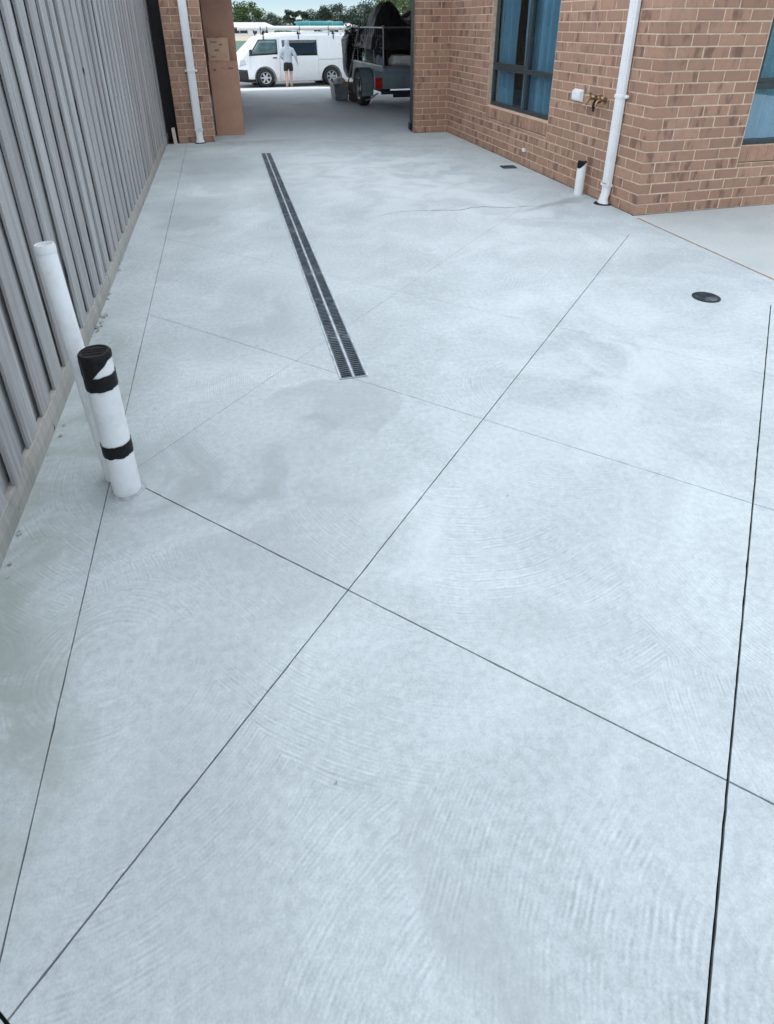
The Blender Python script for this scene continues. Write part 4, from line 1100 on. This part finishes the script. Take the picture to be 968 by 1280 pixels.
    for s, nm in ((-1,'l'), (1,'r')):
        el_ = (s*.275,-.03,1.08) if s > 0 else (s*.26,-.02,1.07); wr = (s*.325,.06,.895) if s > 0 else (s*.205,.155,.985)
        hv(nm+'s',(s*.175,0,1.27),.085); hv(nm+'e',el_,.066); hv(nm+'w',wr,.044); he('u',nm+'s',nm+'e',nm+'w')
    skin_mesh('hoodie', H, HE, M_hood, root, 2, 0)
    # shorts
    S = [((0,0,.92),(.150,.115)), ((0,0,.79),(.150,.12))]; SE = [(0,1)]
    for s in (-1, 1):
        st = .07 if s > 0 else -.09; k = len(S)
        S += [((s*.09,st*.2,.70),.098), ((s*.092,st*.42,.60),.092), ((s*.092,st*.5,.555),.090)]; SE += [(1,k),(k,k+1),(k+1,k+2)]
    skin_mesh('shorts', S, SE, M_shorts, root, 2, 1)
    for s in (-1, 1):
        st = .07 if s > 0 else -.09; y0 = st*1.1
        S = [((s*.08,y0-.035,.14),.048), ((s*.08,y0-.03,.06),.045), ((s*.085,y0+.05,.042),.045), ((s*.088,y0+.13,.036),.038)]
        skin_mesh('boot', S, [(0,1),(1,2),(2,3)], M_boot, root, 2, 1)
person()

# ================================================================== FAR SIDE: HOUSE AND TREES
def far_house(x, y, w_, d_, h, rz, lab, wins):
    root = empty('far_building', (x,y,-.9), rz, label=lab, category='building')
    B((-w_/2,0,0),(w_/2,d_,h)).build('wall', M_render, root)
    MB().add([(-w_/2-.4,-.5,h),(w_/2+.4,-.5,h),(w_/2+.4,d_+.5,h),(-w_/2-.4,d_+.5,h),(-w_/2+1.5,d_/2,h+.9),(w_/2-1.5,d_/2,h+.9)], [(0,1,5,4),(1,2,5),(2,3,4,5),(3,0,4),(3,2,1,0)]).build('roof', simple('pale_roof', (.62,.63,.62), .7), root)
    for a, b in wins:
        wn = B((a,-.05,h*.30),(b,-.001,h*.86)).build('window', M_win, root)
        f = MB(); f.box((a-.08,-.07,h*.86+.001),(b+.08,-.052,h*.86+.08)); f.box(((a+b)/2-.05,-.07,h*.30),((a+b)/2+.05,-.051,h*.86)); f.build('frame', M_render, wn)
far_house(7.0,150,14,8,1.75,0,'long low white building with dark windows beyond the dry field',[(-2.0,1.3),(2.4,3.3),(4.4,5.6)])
far_house(27.0,152,13,8,1.55,0,'low white building half hidden behind the van roof load',[(-4,-2.5),(-.5,1.5),(3,5)])

def tree(x, y, z0, h, wd, kind, lab, seed, nleaf=1500):
    q = random.Random(seed); root = empty('tree', (x,y,z0), label=lab, category='tree', group='trees across the park')
    t = MB(); th = h*.45; lean = q.uniform(-.08,.08)*h
    t.tube([(0,0,0),(lean*.3,0,th*.5),(lean*.6,0,th),(lean,0,h*.75)], [h*.030,h*.024,h*.018,h*.008], 8)
    cl = []
    nc = {0:20, 1:19, 2:14}[kind]
    for i in range(nc):
        a = q.uniform(0,6.283); rr = wd*.5*math.sqrt(q.random())*.85; zz = h*q.uniform(.26 if kind != 2 else .36,.90)
        lim = (1-abs((zz/h-.58)/.48)**2.2); rr *= max(.25, lim)
        c = Vector((rr*math.cos(a)+lean*.7, rr*math.sin(a), zz)); s = wd*q.uniform(.13,.23)*(1.0 if kind != 2 else .78)
        cl.append((c, s)); t.tube([(lean*.5,0,th*q.uniform(.6,1.0)), c*.6+Vector((lean*.3,0,th*.3)), c], [h*.012,h*.008,h*.004], 5)
    t.build('trunk', M_bark, root, smooth=True)
    b = MB()
    for i in range(nleaf):
        c, s = q.choice(cl); d = Vector((q.gauss(0,1),q.gauss(0,1),q.gauss(0,1))).normalized()
        p = c + d*s*(q.random()**.45)*Vector((1,1,.78)).length/1.6; p = c + Vector((d.x, d.y, d.z*.75))*s*(q.random()**.4)
        n_ = Vector((q.gauss(0,1),q.gauss(0,1),q.gauss(.6,1))).normalized(); u = n_.orthogonal().normalized(); v2 = n_.cross(u); ls = h*q.uniform(.020,.040)
        b.add([p-u*ls, p+v2*ls*.6, p+u*ls, p-v2*ls*.6], [(0,1,2,3)])
    b.build('crown', LEAF[kind], root, recalc=False)
LEAF = [leaf_mat('leaf_bright', (.045,.085,.03), (.10,.15,.055)), leaf_mat('leaf_dark', (.022,.045,.03), (.05,.08,.05)), leaf_mat('leaf_gum', (.03,.05,.038), (.075,.095,.07))]
TL = [ # image column, top row, crown width (m), distance, kind, label
 (290, 9, 7.0, 205, 0, 'bright green rounded tree at the end of the far tree line'),
 (306, 3, 6.5, 185, 0, 'tallest bright green tree rising over the long white building'),
 (319, 13, 5.0, 190, 0, 'lower bright green tree at the shoulder of the tallest one'),
 (334, 16, 6.0, 215, 1, 'broad low dark tree between the bright green trees and the open gum'),
 (347, 18, 5.0, 210, 1, 'small dark tree filling the dip before the open gum'),
 (362, 9, 4.2, 195, 2, 'open-crowned gum tree with sky showing through it'),
 (379, 11, 4.6, 205, 2, 'narrow pointed gum tree beside the open-crowned gum'),
 (394, 13, 5.0, 210, 1, 'dark round tree above the end of the teal bundle'),
 (404, 8, 6.0, 200, 2, 'wide gum tree over the middle of the teal bundle'),
 (418, 7, 6.5, 195, 1, 'big dark domed tree over the teal bundle'),
 (433, 12, 6.5, 200, 1, 'dark spreading tree over the tail of the van'),
 (450, 6, 7.5, 190, 1, 'tall dark tree partly hidden by the tarpaulin heap'),
 (470, 3, 8.0, 180, 1, 'tall dark tree showing behind the peak of the tarpaulin heap'),
 (492, -8, 9.0, 120, 0, 'leafy tree showing over the trailer beside the garage door guide'),
 (514, -8, 9.0, 125, 0, 'leafy green tree showing just past the garage door guide'),
]
def unpx(xp, yp, Y):
    d = FWD*FPX + RGT*(xp-484) + UPV*(PPY-yp); return Vector((0,0,CAM_H)) + d*(Y/d.y)
for i, (xp, yp, wd, Y, kd, lab) in enumerate(TL):
    top = unpx(xp, yp, Y); z0 = -.95
    tree(top.x, Y, z0, (top.z-z0)*1.05, wd*1.45, kd, lab, 40+i, 2600)
hb = MB(); q = random.Random(11)
for i in range(14000):
    x = q.uniform(-20,95); y = 178+q.gauss(0,1.5); hh = 3.4+1.0*mnoise.noise(Vector((x*.3,0,0))); z = -.95+hh*q.random()**.7
    n_ = Vector((q.gauss(0,1),q.gauss(0,1),q.gauss(.5,1))).normalized(); u = n_.orthogonal().normalized(); v2 = n_.cross(u); ls = q.uniform(.12,.26)
    p = Vector((x,y,z)); hb.add([p-u*ls,p+v2*ls*.6,p+u*ls,p-v2*ls*.6],[(0,1,2,3)])
hb.build('undergrowth', LEAF[1], recalc=False, kind='stuff', label='continuous dark scrub along the foot of the far tree line', category='scrub')
